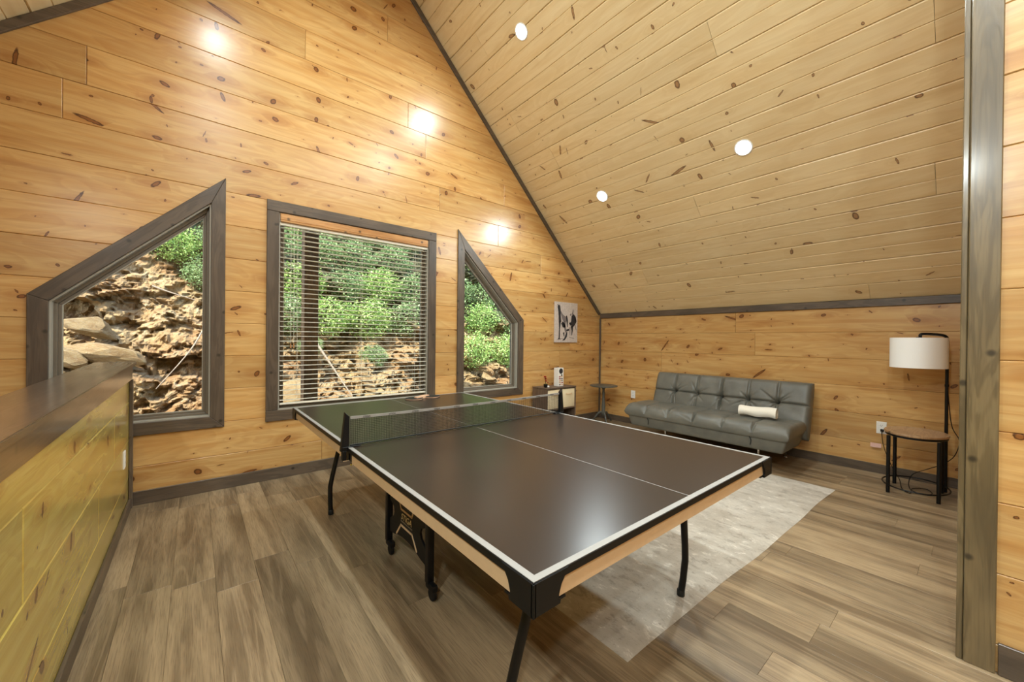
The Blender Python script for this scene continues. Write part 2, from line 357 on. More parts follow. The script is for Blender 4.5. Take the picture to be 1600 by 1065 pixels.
# ------------------------------------------------------------------ plank rows
def xlim(z):
    return XR if z <= KN else max(0., XR-(z-KN)/SL)
openL = inset(LW, .05); openC = [(-.805, .573), (.805, .573), (.805, ZO+9*PH), (-.805, ZO+9*PH)]; openR = inset(RW, .05)
def chain(poly, z, side):
    """x extent of convex polygon at height z"""
    xs = []
    n = len(poly); z = min(max(z, min(p[1] for p in poly)), max(p[1] for p in poly))
    for i in range(n):
        (x0, z0), (x1, z1) = poly[i], poly[(i+1) % n]
        if abs(z0-z1) < 1e-6:
            if abs(z-z0) < 1e-6: xs += [x0, x1]
        elif min(z0, z1)-1e-9 <= z <= max(z0, z1)+1e-9:
            xs.append(x0+(x1-x0)*(z-z0)/(z1-z0))
    return (min(xs) if side < 0 else max(xs)) if xs else None
def far_rows(split=True):
    """list of 2D polygons of the far wall rows"""
    out = []
    R = random.Random(21)
    known = {(.29, .01): [-.379]}
    k = -10
    while ZO+k*PH < ridge-.03:
        z0 = ZO+k*PH; z1 = min(z0+PH, ridge-.005); k += 1
        wins = []
        for w in (openL, openC, openR):
            wz0 = .573; wz1 = max(p[1] for p in w)
            if z0 >= wz0-.005 and z0 < wz1-.02: wins.append(w)
        bounds = []
        xr = -1.88 if z0 < -.05 else None
        # vertical span list of (leftfunc,rightfunc)
        L = lambda z: -xlim(z)
        segs = []; cur = L
        for w in wins:
            wz1 = max(p[1] for p in w)
            segs.append((cur, (lambda z, w=w, t=wz1: chain(w, min(z, t), -1))))
            cur = (lambda z, w=w, t=wz1: chain(w, min(z, t), 1))
        segs.append((cur, (lambda z, xr=xr: xr if xr is not None else xlim(z))))
        for lf, rf in segs:
            zs = sorted({z0, z1} | {z for z in (KN, 1.582-.0214, 1.56) if z0 < z < z1})
            # add window corner heights
            for w in wins:
                for p in w:
                    if z0+.002 < p[1] < z1-.002 and p[1] > .6: zs.append(p[1])
            zs = sorted(set(zs))
            mid = (z0+z1)/2; a, b = lf(mid), rf(mid); joints = []
            if split and b-a > 1.6:
                x = a+R.uniform(.7, 3.6)
                while x < b-.45:
                    joints.append(x); x += R.uniform(2.6, 4.8)
                if abs(z0-(ZO+10*PH)) < .02: joints = [-2.085, .9]
                if abs(z0-ZO) < .02: joints = [-.379, 1.7]
                if abs(z0-(ZO+11*PH)) < .02: joints = [-1.97, 1.88]
                if abs(z0-(ZO+9*PH)) < .02: joints = [-2.4, 1.783]
            cuts = [lf]+[(lambda z, x=x: x) for x in joints]+[rf]
            for l2, r2_ in zip(cuts, cuts[1:]):
                lp = [(l2(z), z) for z in zs]; rp = [(r2_(z), z) for z in zs]
                pts = lp[::-1]+rp if False else rp+lp[::-1]
                clean = []
                for p in pts:
                    if not clean or (abs(p[0]-clean[-1][0])+abs(p[1]-clean[-1][1])) > .004: clean.append(p)
                if len(clean) > 2 and (abs(clean[0][0]-clean[-1][0])+abs(clean[0][1]-clean[-1][1])) < .004: clean.pop()
                # drop collinear
                c2 = []
                for i, p in enumerate(clean):
                    q, s = clean[i-1], clean[(i+1) % len(clean)]
                    if abs((p[0]-q[0])*(s[1]-p[1])-(p[1]-q[1])*(s[0]-p[0])) > 1e-6: c2.append(p)
                if len(c2) >= 3: out.append(c2)
    return out
fxz = lambda a, b, d: (a, d, b)
# wall_far: backing sheet with openings, planks as children
bm = bmesh.new()
for p in far_rows(False): prism(bm, p, fxz, YG+.018, YG+.13)
wall_far = link('wall_far', bm, 'back', kind='structure')
def gapd(p, g):
    try:
        # shrink a little for joints (convex or nearly so)
        cx = sum(a for a, _ in p)/len(p); out = []
        return inset(p, g)
    except Exception: return p
for p in far_rows(True):
    bm = bmesh.new(); off = rnd.uniform(-.0012, .0012)
    prism(bm, gapd(p, .0006), fxz, YG+off, YG+.0175, .0035)
    link('plank', bm, 'wall', wall_far, uv=(rnd.uniform(0, 80), rnd.uniform(0, 80)))

def plank_wall(name, fn, a0, a1, rows, mat, thick, back, seed, lens=(3.6, 6.6), groove=False, backext=(0, 0), fixed=None, cham=.0035):
    """rows of boards along a. fn(a,b,d): d = depth behind the face"""
    R = random.Random(seed)
    bm = bmesh.new(); b0, b1 = rows[0][0]-backext[0], rows[-1][1]+backext[1]
    prism(bm, [(a0, b0), (a1, b0), (a1, b1), (a0, b1)], fn, thick+.001, thick+back)
    w = link(name, bm, 'back', kind='structure')
    for i, (z0, z1) in enumerate(rows):
        x = a0+R.uniform(.5, lens[1]); cuts = [a0]
        while x < a1-.4: cuts.append(x); x += R.uniform(*lens)
        cuts.append(a1)
        for c0, c1 in zip(cuts, cuts[1:]):
            bm = bmesh.new(); off = R.uniform(-.001, .001)
            g = .0006
            if groove and z1-z0 > .2:
                m = (z0+z1)/2
                g = .0012; prof = [(z0+g, .007), (z0+g+.007, 0), (m-.005, 0), (m, .006), (m+.005, 0), (z1-g-.007, 0), (z1-g, .007), (z1-g, thick), (z0+g, thick)]
                A = [bm.verts.new(fn(c0+g, b, d+off)) for b, d in prof]; B = [bm.verts.new(fn(c1-g, b, d+off)) for b, d in prof]
                n = len(prof)
                for q in range(n): bm.faces.new((A[q], A[(q+1) % n], B[(q+1) % n], B[q]))
                bm.faces.new(A); bm.faces.new(B[::-1])
            else:
                prism(bm, [(c0+g, z0+g), (c1-g, z0+g), (c1-g, z1-g), (c0+g, z1-g)], fn, off, thick, cham)
            bm.normal_update()
            link('plank', bm, mat, w)
    return w
rowsz = lambda z0, z1, off=ZO: [(max(z0, off+k*PH), min(z1, off+(k+1)*PH)) for k in range(-12, 30) if min(z1, off+(k+1)*PH)-max(z0, off+k*PH) > .01]
plank_wall('wall_right', lambda a, b, d: (XR+d, a, b), YB, YG, rowsz(0, KN), 'wall', .017, .12, 3)
plank_wall('wall_left', lambda a, b, d: (-XR-d, a, b), YB, YG, rowsz(-2.7, KN), 'wall', .017, .12, 4)
plank_wall('wall_partition', lambda a, b, d: (XP+d, a, b), YB, YP, rowsz(0, roof(XP), .112), 'wall', .017, .06, 5, lens=(1., 2.))
# front of the partition room (faces the gable)
def front_rows():
    out = []
    for z0, z1 in rowsz(0, roof(XP), ZO):
        f = lambda z: xlim(z)
        a = XP+.02
        if f(z1) <= a+.02: continue
        pts = [(a, z0), (f(z0), z0)]
        if z0 < KN < z1: pts.append((f(KN), KN))
        pts += [(f(z1), z1), (a, z1)]
        out.append(pts)
    return out
bm = bmesh.new()
for p in front_rows(): prism(bm, p, fxz, YP-.020, YP-.09)
wpf = link('wall_alcove', bm, 'back', kind='structure')
for p in front_rows():
    bm = bmesh.new(); prism(bm, inset(p, .0006), fxz, YP, YP-.019, .0035); link('plank', bm, 'wall', wpf)
# back wall (behind the camera)
def back_rows():
    out = []
    for z0, z1 in rowsz(-2.7, ridge-.02, ZO):
        pts = [(-xlim(z0), z0), (xlim(z0) if z0 > -.1 else -1.9, z0)]
        r0 = xlim(z0) if z0 > -.1 else -1.9; r1 = xlim(z1) if z0 > -.1 else -1.9
        pts = [(-xlim(z0), z0), (r0, z0)]
        if z0 < KN < z1: pts.append((r0, KN))
        pts.append((r1, z1)); pts.append((-xlim(z1), z1))
        if z0 < KN < z1: pts.append((-XR, KN))
        out.append(pts)
    return out
bm = bmesh.new()
for p in back_rows(): prism(bm, p, fxz, YB-.018, YB-.12)
wb = link('wall_back', bm, 'back', kind='structure')
for p in back_rows():
    bm = bmesh.new(); prism(bm, inset(p, .0006), fxz, YB, YB-.017, .0035); link('plank', bm, 'wall', wb)

# ceiling: one piece of setting with both slopes
SLEN = math.hypot(XR, SL*XR); cu, su = XR/SLEN, SL*XR/SLEN
def slope_fn(sg):
    # b = distance up the slope from the knee wall, d = outwards
    return lambda a, b, d: (sg*(XR-b*cu+d*su), a, KN+b*su+d*cu)
crow = []
b = .20-.2835
while b < SLEN-.02:
    crow.append((max(0, b), min(SLEN-.001, b+.2835))); b += .2835
ceil_r = plank_wall('ceiling', slope_fn(1), YB, YG, crow, 'ceil', .016, .12, 9, lens=(3.8, 6.6), groove=True)
ceil_l = plank_wall('ceiling', slope_fn(-1), YB, YG, crow, 'ceil', .016, .12, 10, lens=(3.8, 6.6), groove=True)

# outer roof cap closing the ridge and eaves
bm = bmesh.new(); prism(bm, [(0, ridge+.45), (-XR-.6, KN-.15), (-XR-.6, KN-.32+.15), (-XR-.13, KN+.02), (0, ridge+.14), (XR+.13, KN+.02), (XR+.6, KN-.17), (XR+.6, KN-.15)], fxz, YG+.5, YB-.3); link('roof', bm, 'back', kind='structure')
# floor
bm = bmesh.new(); box(bm, -1.88, XR+.1, YB-.1, YG+.13, -.30, -.006)
floor = link('floor', bm, 'back', kind='structure')
R = random.Random(5); PW = .18; x = -1.80; ci = 0
while x < XR-.01:
    x1 = min(x+PW, XR); y = YB-R.uniform(0, 1.1)
    while y < YG:
        y1 = min(y+1.22, YG); y0 = max(y, YB)
        if y1-y0 > .03 and not (x > XP+.1 and y1 < YP-.1):
            bm = bmesh.new(); prism(bm, [(x+.0003, y0+.0003), (x1-.0003, y0+.0003), (x1-.0003, y1-.0003), (x+.0003, y1-.0003)], lambda a, b, d: (a, b, -d), 0, .0055, .0008)
            link('plank', bm, 'floor', floor)
        y += 1.22
    x = x1
bm = bmesh.new(); box(bm, -XR-.1, -1.88, YB-.1, YG+.13, -2.86, -2.7)
lf = link('floor', bm, 'floor', kind='structure')
bx('wall_stair', 'back', (-1.88, -1.84, YB, YG, -2.7, -.3), kind='structure')

# ------------------------------------------------------------------ trims
T = iter(range(1, 60))
def trim(dims, mat='trim', bev=.003): return bx('trim_%d' % next(T), mat, dims, kind='structure', bev=bev)
def trim_prism(pts, fn, d0, d1, mat='trim', cham=.003):
    bm = bmesh.new(); prism(bm, pts, fn, d0, d1, cham); return link('trim_%d' % next(T), bm, mat, kind='structure')
# roof line on the far wall, both slopes
for sg in (-1, 1):
    o = trim_prism([(0, 0), (SLEN, 0), (SLEN, 0)][:0] or [(0., .001), (SLEN, .001), (SLEN-.055*1., .055), (.02, .055)], lambda a, b, d, sg=sg: (sg*(XR-a*cu-b*su), YG-d, KN+a*su-b*cu), .020, 0.0)
trim((XR-.022, XR, YP, YG-.02, KN-.078, KN-.001))          # top of the knee wall
trim((XR-.024, XR-.001, YG-.026, YG-.001, .0, KN-.079))       # corner
trim((-XR, -XR+.022, YB, YG-.02, KN-.078, KN-.001))
bx('baseboard_far', 'trim', (-1.715, XR-.026, YG-.018, YG-.0015, 0, .104), kind='structure')
bx('baseboard_right', 'trim', (XR-.018, XR-.0015, YP+.02, YG-.03, 0, .09), kind='structure')
bx('baseboard_partition', 'trim', (XP-.016, XP-.0015, YB, YP-.09, 0, .125), kind='structure')
bx('baseboard_half', 'trim', (XH+.0015, XH+.017, YB, 2.06, 0, .075), kind='structure')
# partition end post: wide board and recessed edge board
trim((XP-.018, XP-.0015, YP-.084, YP, 0, roof(XP)-.03), 'post')
trim((XP-.012, XP+.10, YP+.0015, YP+.02, 0, roof(XP+.1)-.01), 'post')

# half wall
def cz(y, base, s): return base-s*(2.1-y)
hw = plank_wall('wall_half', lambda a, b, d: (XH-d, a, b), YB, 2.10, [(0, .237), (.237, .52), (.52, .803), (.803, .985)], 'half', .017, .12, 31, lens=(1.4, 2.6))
def sloped_box(name, mat, x0, x1, y0, y1, ztop, stop, zbot, sbot, bev=.003):
    bm = bmesh.new(); box(bm, x0, x1, y0, y1, 0, 1)
    for v in bm.verts: v.co.z = cz(v.co.y, ztop, stop) if v.co.z > .5 else cz(v.co.y, zbot, sbot)
    bmesh.ops.bevel(bm, geom=list(bm.edges), offset=bev, segments=2, affect='EDGES')
    return link(name, bm, mat, kind='structure')
sloped_box('trim_%d' % next(T), 'cap', -1.915, -1.697, YB, 2.106, 1.11, .0195, 1.085, .0195)
sloped_box('trim_%d' % next(T), 'cap', XH+.001, -1.718, YB, 2.104, 1.0845, .0195, .975, .013, .002)
trim((XH+.0015, -1.712, 2.062, 2.104, 0, .974), 'trim')

# ------------------------------------------------------------------ windows
def frame_poly(name, mat, parent, outer, d_in, d_out, y0, y1, cham=.002, only=None):
    A = inset(outer, d_in) if d_in else outer; B = inset(outer, d_out); n = len(A)
    for i in range(n):
        j = (i+1) % n
        bm = bmesh.new(); prism(bm, [A[i], A[j], B[j], B[i]], fxz, y0, y1, cham)
        o = link(name, bm, mat, parent)
        # grain along the piece
        me = o.data; uv = me.uv_layers.active.data; e = (Vector(A[j])-Vector(A[i])).normalized(); pn = Vector((-e.y, e.x)); ou, ov = rnd.uniform(0, 50), rnd.uniform(0, 50)
        for p in me.polygons:
            for li in p.loop_indices:
                c = me.vertices[me.loops[li].vertex_index].co; q = Vector((c.x, c.z))
                uv[li].uv = (q.dot(e)+ou, q.dot(pn)+c.y+ov)
def window(idx, poly, label):
    r = empty('window_%d' % idx, (sum(p[0] for p in poly)/4, YG, .534)); r['kind'] = 'structure'
    if idx == 2:
        x0, x1, z0, z1, w = poly[0][0], poly[1][0], poly[0][1], poly[2][1], .097
        for dm in ((x0, x1, YG-.02, YG-.0015, z1-w, z1), (x0, x1, YG-.02, YG-.0015, z0, z0+w), (x0, x0+w, YG-.0195, YG-.0015, z0+w+.001, z1-w-.001), (x1-w, x1, YG-.0195, YG-.0015, z0+w+.001, z1-w-.001)):
            bx('casing', 'trim', dm, r, bev=.003)
    else: frame_poly('casing', 'trim', r, poly, 0, .097, YG-.020, YG-.0015, .003)
    frame_poly('jamb', 'vinyl', r, poly, .092, .108, YG, YG+.075, .001)
    frame_poly('frame', 'sash', r, poly, .103, .128, YG+.05, YG+.12, .003)
    frame_poly('sash', 'sash', r, poly, .126, .146, YG+.065, YG+.11, .003)
    frame_poly('glazing_bead', 'vinyl', r, poly, .144, .151, YG+.068, YG+.082, .001)
    bm = bmesh.new(); prism(bm, inset(poly, .145), fxz, YG+.085, YG+.090); link('pane', bm, 'glass', r)
    settle(r); return r
window(1, LW, ''); window(2, CW, ''); window(3, RW, '')

# blind
bl = empty('window_blind', (0, YG+.03, 2.40)); tag(bl, 'slatted wooden blind lowered over the middle rectangular window', 'blind')
bx('valance', 'valance', (-.748, .748, YG-.012, YG+.002, 2.392, 2.452), bl, bev=.004)
bx('valance', 'valance', (-.748, .748, YG-.018, YG+.003, 2.372, 2.3915), bl, bev=.004)
bx('head_rail', 'slat', (-.748, .748, YG+.002, YG+.050, 2.345, 2.44), bl)
bm = bmesh.new(); prism(bm, [(YG+.004, -.0012), (YG+.028, .0018), (YG+.051, -.0012), (YG+.051, .0012), (YG+.028, .0045), (YG+.004, .0012)], lambda a, b, d: (d, a, b), -.742, .742)
s0 = link('slat', bm, 'slat', bl); zt = 2.325; ns = 36; dz = (2.325-.715)/(ns-1)
s0.location.z = zt
for i in range(1, ns):
    s = s0.copy(); COL.objects.link(s); s.parent = bl; s.location.z = zt-i*dz
bx('bottom_rail', 'slat', (-.742, .742, YG+.006, YG+.05, .672, .690), bl, bev=.004)
for x in (-.60, -.0, .60):
    for yy in (YG+.004, YG+.050):
        bm = bmesh.new(); tube(bm, [(x, yy, 2.39), (x, yy, .69)], .0011, 5); link('ladder_cord', bm, 'slat', bl)
for x in (-.66, -.635):
    bm = bmesh.new(); tube(bm, [(x, YG-.004, 2.38), (x+.004, YG-.004, 1.25)], .0016, 5); link('pull_cord', bm, 'slat', bl)
    bm = bmesh.new(); lathe(bm, [(.002, 0), (.006, -.02), (.007, -.045), (0, -.05)], x+.004, YG-.004, 10, 1.25); link('tassel', bm, 'valance', bl, smooth=True)
settle(bl)

# ------------------------------------------------------------------ recessed lights
def slope_pt(x): return roof(x)
def downlight(x, y, label, k=1.):
    sg = 1 if x > 0 else -1
    nrm = Vector((-sg*su, 0, -cu)); p = Vector((x, y, roof(x)))
    q = nrm.to_track_quat('Z', 'Y').to_matrix().to_4x4(); q.translation = p
    r = empty('recessed_light', p); tag(r, label, 'ceiling light', 'recessed lights in the pine ceiling')
    bm = bmesh.new(); lathe(bm, [(.078, -.001), (.078, .004), (.068, .007), (.064, .002), (.064, -.001)], 0, 0, 32); bm.transform(q); link('trim_ring', bm, 'white', r, smooth=True)
    bm = bmesh.new(); lathe(bm, [(.062, .0), (.062, .002), (.05, .0035), (0., .004)], 0, 0, 32); bm.transform(q); link('lens', bm, 'lens', r, smooth=True)
    settle(r)
    ld = bpy.data.lights.new('recessed_lamp', 'AREA'); ld.shape = 'DISK'; ld.size = .13; ld.energy = LIGHT_W*k; ld.color = (.86, .98, 1.); ld.spread = math.radians(165)
    lo = bpy.data.objects.new('recessed_lamp', ld); COL.objects.link(lo); lo.location = p+nrm*.012
    d = (nrm*.9+Vector((0, 0, -1))*.1).normalized(); lo.rotation_euler = d.to_track_quat('-Z', 'Y').to_euler()
downlight(1.23, 1.04, 'round recessed ceiling light, highest of the three in view', .85)
downlight(2.60, -.57, 'round recessed ceiling light, nearest the dark post on the right')
downlight(2.60, 1.05, 'small round recessed ceiling light, lowest and nearest the gable wall')
hid = 'unseen round recessed ceiling light, behind or above the camera view'
for x, y in ((1.23, -.57), (-1.23, 1.04), (-1.23, -.57), (-2.6, -1.8), (-2.6, -3.2), (.95, -2.2), (-1.23, -2.2), (.6, -3.8), (-1.23, -3.8)):  # low left and rear lamps are added to brighten the room
    downlight(x, y, hid, (.85 if y > .9 else 1.5) if x < 0 else 1.1)

# ------------------------------------------------------------------ table tennis table
tt = empty('table_tennis_table', (0, 0, 0)); tag(tt, 'dark table tennis table with white edge lines and beige sides on black legs', 'table')
HX, HY, TZ = .7625, 1.37, .76
for sg in (-1, 1):
    y0, y1 = sorted((sg*.004, sg*HY))
    top = bx('tabletop', 'top', (-HX, HX, y0, y1, TZ-.020, TZ), tt, bev=.0015)
    def strip(nm, x0, x1, ya, yb): bx(nm, 'line', (x0, x1, ya, yb, TZ-.0004, TZ+.0006), top, bev=0)
    strip('side_line', -HX+.0005, -HX+.02, y0+.0005, y1-.0005); strip('side_line', HX-.02, HX-.0005, y0+.0005, y1-.0005)
    ye = sorted((sg*(HY-.0005), sg*(HY-.02))); strip('end_line', -HX+.02, HX-.02, *ye)
    yc = sorted((sg*.005, sg*(HY-.02))); strip('centre_line', -.0015, .0015, *yc)
    # black edge band
    bm = bmesh.new(); e = .0015
    for dm in ((-HX-e, -HX, y0, y1), (HX, HX+e, y0, y1), (-HX, HX, *(sorted((sg*HY, sg*(HY+e)))))): box(bm, dm[0], dm[1], dm[2], dm[3], TZ-.021, TZ-.001)
    link('edge_band', bm, 'blackp', tt)
    # beige apron rails
    a = .012
    yi = sorted((sg*.05, sg*(HY-a)))
    for x0, x1 in ((-HX+.006, -HX+.03), (HX-.03, HX-.006)):
        bx('apron', 'apron', (x0, x1, yi[0], yi[1], TZ-.072, TZ-.0215), tt)
    ya = sorted((sg*(HY-.006), sg*(HY-.03))); bx('apron', 'apron', (-HX+.031, HX-.031, ya[0], ya[1], TZ-.072, TZ-.0215), tt)
    yb = sorted((sg*.012, sg*.045)); bx('cross_rail', 'black', (-HX+.01, HX-.01, yb[0], yb[1], TZ-.07, TZ-.0215), tt)
# corner brackets, flared
for sx in (-1, 1):
    for sy in (-1, 1):
        bm = bmesh.new()
        for ax in (0, 1):
            prof = [(0, -.002), (.115, -.002), (.115, -.008), (.104, -.016), (.090, -.034), (.082, -.056), (.082, -.066), (.090, -.070), (.088, -.080), (0, -.080)]
            H = HX if ax == 0 else HY
            def fn(a, b, d, ax=ax, sx=sx, sy=sy):
                if ax == 0: return (sx*(HX+.004-a*1.0), sy*(HY+.004-d), TZ+b)
                return (sx*(HX+.004-d), sy*(HY+.004-a), TZ+b)
            prism(bm, prof, fn, 0, .008, .001)
        box(bm, *sorted((sx*(HX-.001), sx*(HX+.0052))), *sorted((sy*(HY-.001), sy*(HY+.0052))), TZ-.080, TZ-.002, .002, 2)
        box(bm, *sorted((sx*(HX-.11), sx*(HX-.004))), *sorted((sy*(HY-.11), sy*(HY-.004))), TZ-.078, TZ-.073)
        link('corner_bracket', bm, 'blackp', tt)
# legs
for sx in (-1, 1):
    for sy in (-1, 1):
        bm = bmesh.new(); P = [(.57, 1.04, .012), (.572, 1.05, .10), (.57, 1.06, .20), (.555, 1.066, .27), (.51, 1.08, .45), (.44, 1.10, .735)]
        if sx > 0 and sy < 0 or sx < 0 or True:
            P = [(x*sx, y*sy, z) for x, y, z in P]
        if sx > 0: P[0] = (P[0][0], P[0][1], .020)
        tube(bm, P, .0165, 12); l = link('leg', bm, 'black', tt, smooth=True)
        bm = bmesh.new(); z0 = .009 if sx > 0 else .001
        lathe(bm, [(.016, 0), (.019, .004), (.019, .03), (.0165, .034)], .57*sx, 1.04*sy, 14, z0); f = link('leg_tip', bm, 'blackr', l, smooth=True)
    bm = bmesh.new()
for sy in (-1, 1):
    bm = bmesh.new(); tube(bm, [(-.45, 1.10*sy, .70), (.45, 1.10*sy, .70)], .013, 10); link('leg_brace', bm, 'black', tt, smooth=True)
# centre undercarriage: panel with lines and lettering, two posts with casters, each side
def text_bm(body, size, depth=.001, shear=0., name='t'):
    c = bpy.data.curves.new(name, 'FONT'); c.body = body; c.size = size; c.extrude = depth; c.shear = shear; c.align_x = 'CENTER'; c.align_y = 'CENTER'; c.resolution_u = 3
    o = bpy.data.objects.new(name, c); COL.objects.link(o); dg = bpy.context.evaluated_depsgraph_get(); dg.update()
    me = bpy.data.meshes.new_from_object(o.evaluated_get(dg)); bm = bmesh.new(); bm.from_mesh(me)
    bpy.data.objects.remove(o); bpy.data.meshes.remove(me); return bm
for sx in (-1, 1):
    X = .43*sx; o_ = -sx  # outward is sx
    zl = .010 if sx > 0 else 0.
    for y in (.287, -.24):
        bm = bmesh.new(); box(bm, X-.018, X+.018, y-.018, y+.018, .075, .70, .004, 2); p = link('post', bm, 'black', tt, smooth=True)
        yo = y-.035
        bm = bmesh.new(); box(bm, X-.016, X+.016, yo-.03, y+.016, .05, .085, .008, 2); link('caster_housing', bm, 'blackp', p, smooth=True)
        bm = bmesh.new(); lathe(bm, [(.018, -.011), (.028, -.010), (.032, -.006), (.032, .006), (.028, .010), (.018, .011)], 0, 0, 20)
        bm.transform(Matrix.Translation((X, yo, .0325+zl))@Matrix.Rotation(PI/2, 4, 'Y')); link('caster_wheel', bm, 'blackp', p, smooth=True)
    # panel outline (y,z) with waisted bottom edge; side openings between panel and posts
    half = lambda pts: pts+[(-a, b) for a, b in reversed(pts)]
    R_ = [(.0, .148), (.06, .146), (.11, .138), (.17, .122), (.235, .112), (.235, .195), (.215, .203), (.175, .228), (.163, .255), (.175, .283), (.212, .300), (.235, .305), (.235, .45), (.0, .45)]
    pts = [(a, b) for a, b in R_]+[(-a, b) for a, b in reversed(R_[1:-1])]
    cy = .0235
    bm = bmesh.new(); prism(bm, pts, lambda a, b, d, X=X, sx=sx: (X+sx*d, cy+a, b+.03), .006, -.006, .002); pn = link('end_panel', bm, 'blackp', tt)
    # raised ribs
    for P in ([(-.125, .435), (-.070, .332), (.070, .332), (.125, .435)], [(-.130, .172), (-.072, .240), (.072, .240), (.130, .172)]):
        bm = bmesh.new()
        for (a0, b0), (a1, b1) in zip(P, P[1:]):
            d = Vector((a1-a0, b1-b0)).normalized(); nn = Vector((-d.y, d.x))*.0055; e = d*.004
            q = [(a0+nn.x-e.x, b0+nn.y-e.y), (a1+nn.x+e.x, b1+nn.y+e.y), (a1-nn.x+e.x, b1-nn.y+e.y), (a0-nn.x-e.x, b0-nn.y-e.y)]
            prism(bm, q, lambda a, b, d, X=X, sx=sx: (X+sx*d, cy+a, b), .0085, .006)
        link('outline_stripe', bm, 'apron', pn)
    bm = text_bm('STIGA', .050, .0008, .25)
    Mx = Matrix(((0, 0, sx, X+sx*.0082), (sx, 0, 0, cy), (0, 1, 0, .294), (0, 0, 0, 1))); bm.transform(Mx); link('lettering', bm, 'cream', pn, uv=False)
    bx('stripe', 'sash', (min(X+sx*.006, X+sx*.0075), max(X+sx*.006, X+sx*.0075), cy-.075, cy+.075, .262, .269), pn, bev=0)
for y in (.287, -.24):
    bm = bmesh.new(); tube(bm, [(-.43, y, .62), (.43, y, .62)], .012, 10); link('cross_bar', bm, 'black', tt, smooth=True)
settle(tt)

# net
nt = empty('table_tennis_net', (0, 0, TZ)); tag(nt, 'black mesh net with white printed top tape clamped across the table', 'net')
bm = bmesh.new(); Nx = 170; zt, zb = .905, .770
sag = lambda x: -.006*(1-(x/.75)**2)
for i in range(Nx+1):
    x = -.75+1.5*i/Nx; box(bm, x-.0006, x+.0006, -.0006, .0006, zb, zt+sag(x))
for j in range(16):
    z = zb+(zt-zb)*j/15
    for a, b in ((-.75, -.4), (-.4, 0), (0, .4), (.4, .75)):
        r = (z-zb)/(zt-zb); n0 = len(bm.verts); box(bm, a, b, -.0007, .0007, z-.0007, z+.0007); bm.verts.ensure_lookup_table()
        for v in bm.verts[n0:]: v.co.z += sag(v.co.x)*r
link('net_mesh', bm, 'blackr', nt, kind='stuff')
bm = bmesh.new()
N = 24
for i in range(N):
    a, b = -.75+1.5*i/N, -.75+1.5*(i+1)/N; n0 = len(bm.verts); box(bm, a, b, -.003, .003, .899, .912); bm.verts.ensure_lookup_table()
    for v in bm.verts[n0:]: v.co.z += sag(v.co.x)
tp = link('top_tape', bm, 'line', nt)
for i in range(11):
    x = -.67+i*.134; bm = text_bm('STIGA', .014, .0003, .2)
    bm.transform(Matrix(((1, 0, 0, x), (0, 0, -1, -.0036), (0, 1, 0, .905+sag(x)), (0, 0, 0, 1)))); bm.transform(Matrix.Identity(4)); link('lettering', bm, 'blackr', tp, uv=False)
bx('bottom_cord', 'blackr', (-.75, .75, -.002, .002, .765, .772), nt)
for sx in (-1, 1):
    bm = bmesh.new(); prism(bm, [(.757, .745), (.797, .745), (.777, .935), (.757, .915)], lambda a, b, d, sx=sx: (sx*a, d, b), -.012, .012, .002); po = link('net_post', bm, 'blackp', nt)
    x0, x1 = sorted((sx*.70, sx*.79))
    bx('clamp', 'black', (x0, x1, -.015, .015, TZ+.001, TZ+.006), nt); bx('clamp', 'black', (*sorted((sx*.769, sx*.79)), -.012, .012, .70, .7445), nt)
    bm = bmesh.new(); tube(bm, [(sx*.735, 0, .675), (sx*.735, 0, .735)], .005, 8); box(bm, *sorted((sx*.72, sx*.785)), -.012, .012, .694, .699); lathe(bm, [(.004, 0), (.014, .002), (.014, .01), (.004, .012)], sx*.735, 0, 12, .665); link('clamp_screw', bm, 'chrome', nt)
settle(nt)

# paddles
def paddle(cx, cy, ang, label, z0, tilt=0):
    r = empty('table_tennis_paddle', (cx, cy, z0)); r.rotation_euler = (tilt, 0, ang); tag(r, label, 'paddle', 'paddles on the table')
    def outl(s, n=28):
        P = []
        for k in range(n):
            t = -PI/2+2*PI*k/n+PI/n; x = .075*s*math.cos(t); y = .08+.08*s*math.sin(t)
            P.append((x, y))
        return P
    P = outl(1.); bm = bmesh.new(); prism(bm, P, lambda a, b, d: (a, b, d), .0085, .0025, .0006); bl_ = link('blade', bm, 'pinkw', r)
    bm = bmesh.new(); prism(bm, outl(1.01), lambda a, b, d: (a, b, d), .0110, .0086, .0006); link('rubber', bm, 'blackr', r)
    bm = bmesh.new(); prism(bm, outl(1.01), lambda a, b, d: (a, b, d), .0024, .0, .0004); link('rubber', bm, 'blackr', r)
    bm = bmesh.new(); prism(bm, [(-.013, .004), (.013, .004), (.0125, -.03), (.017, -.10), (-.017, -.10), (-.0125, -.03)], lambda a, b, d: (a, b, d), .022, -.0, .005); link('handle', bm, 'pinkw', r, smooth=True)
paddle(.245, 1.255, 1.95, 'black paddle lying on the far table half, nearer the left edge', TZ+.0015)
paddle(.275, 1.235, -1.35, 'black paddle lying on the far table half, nearer the right edge', TZ+.0015)

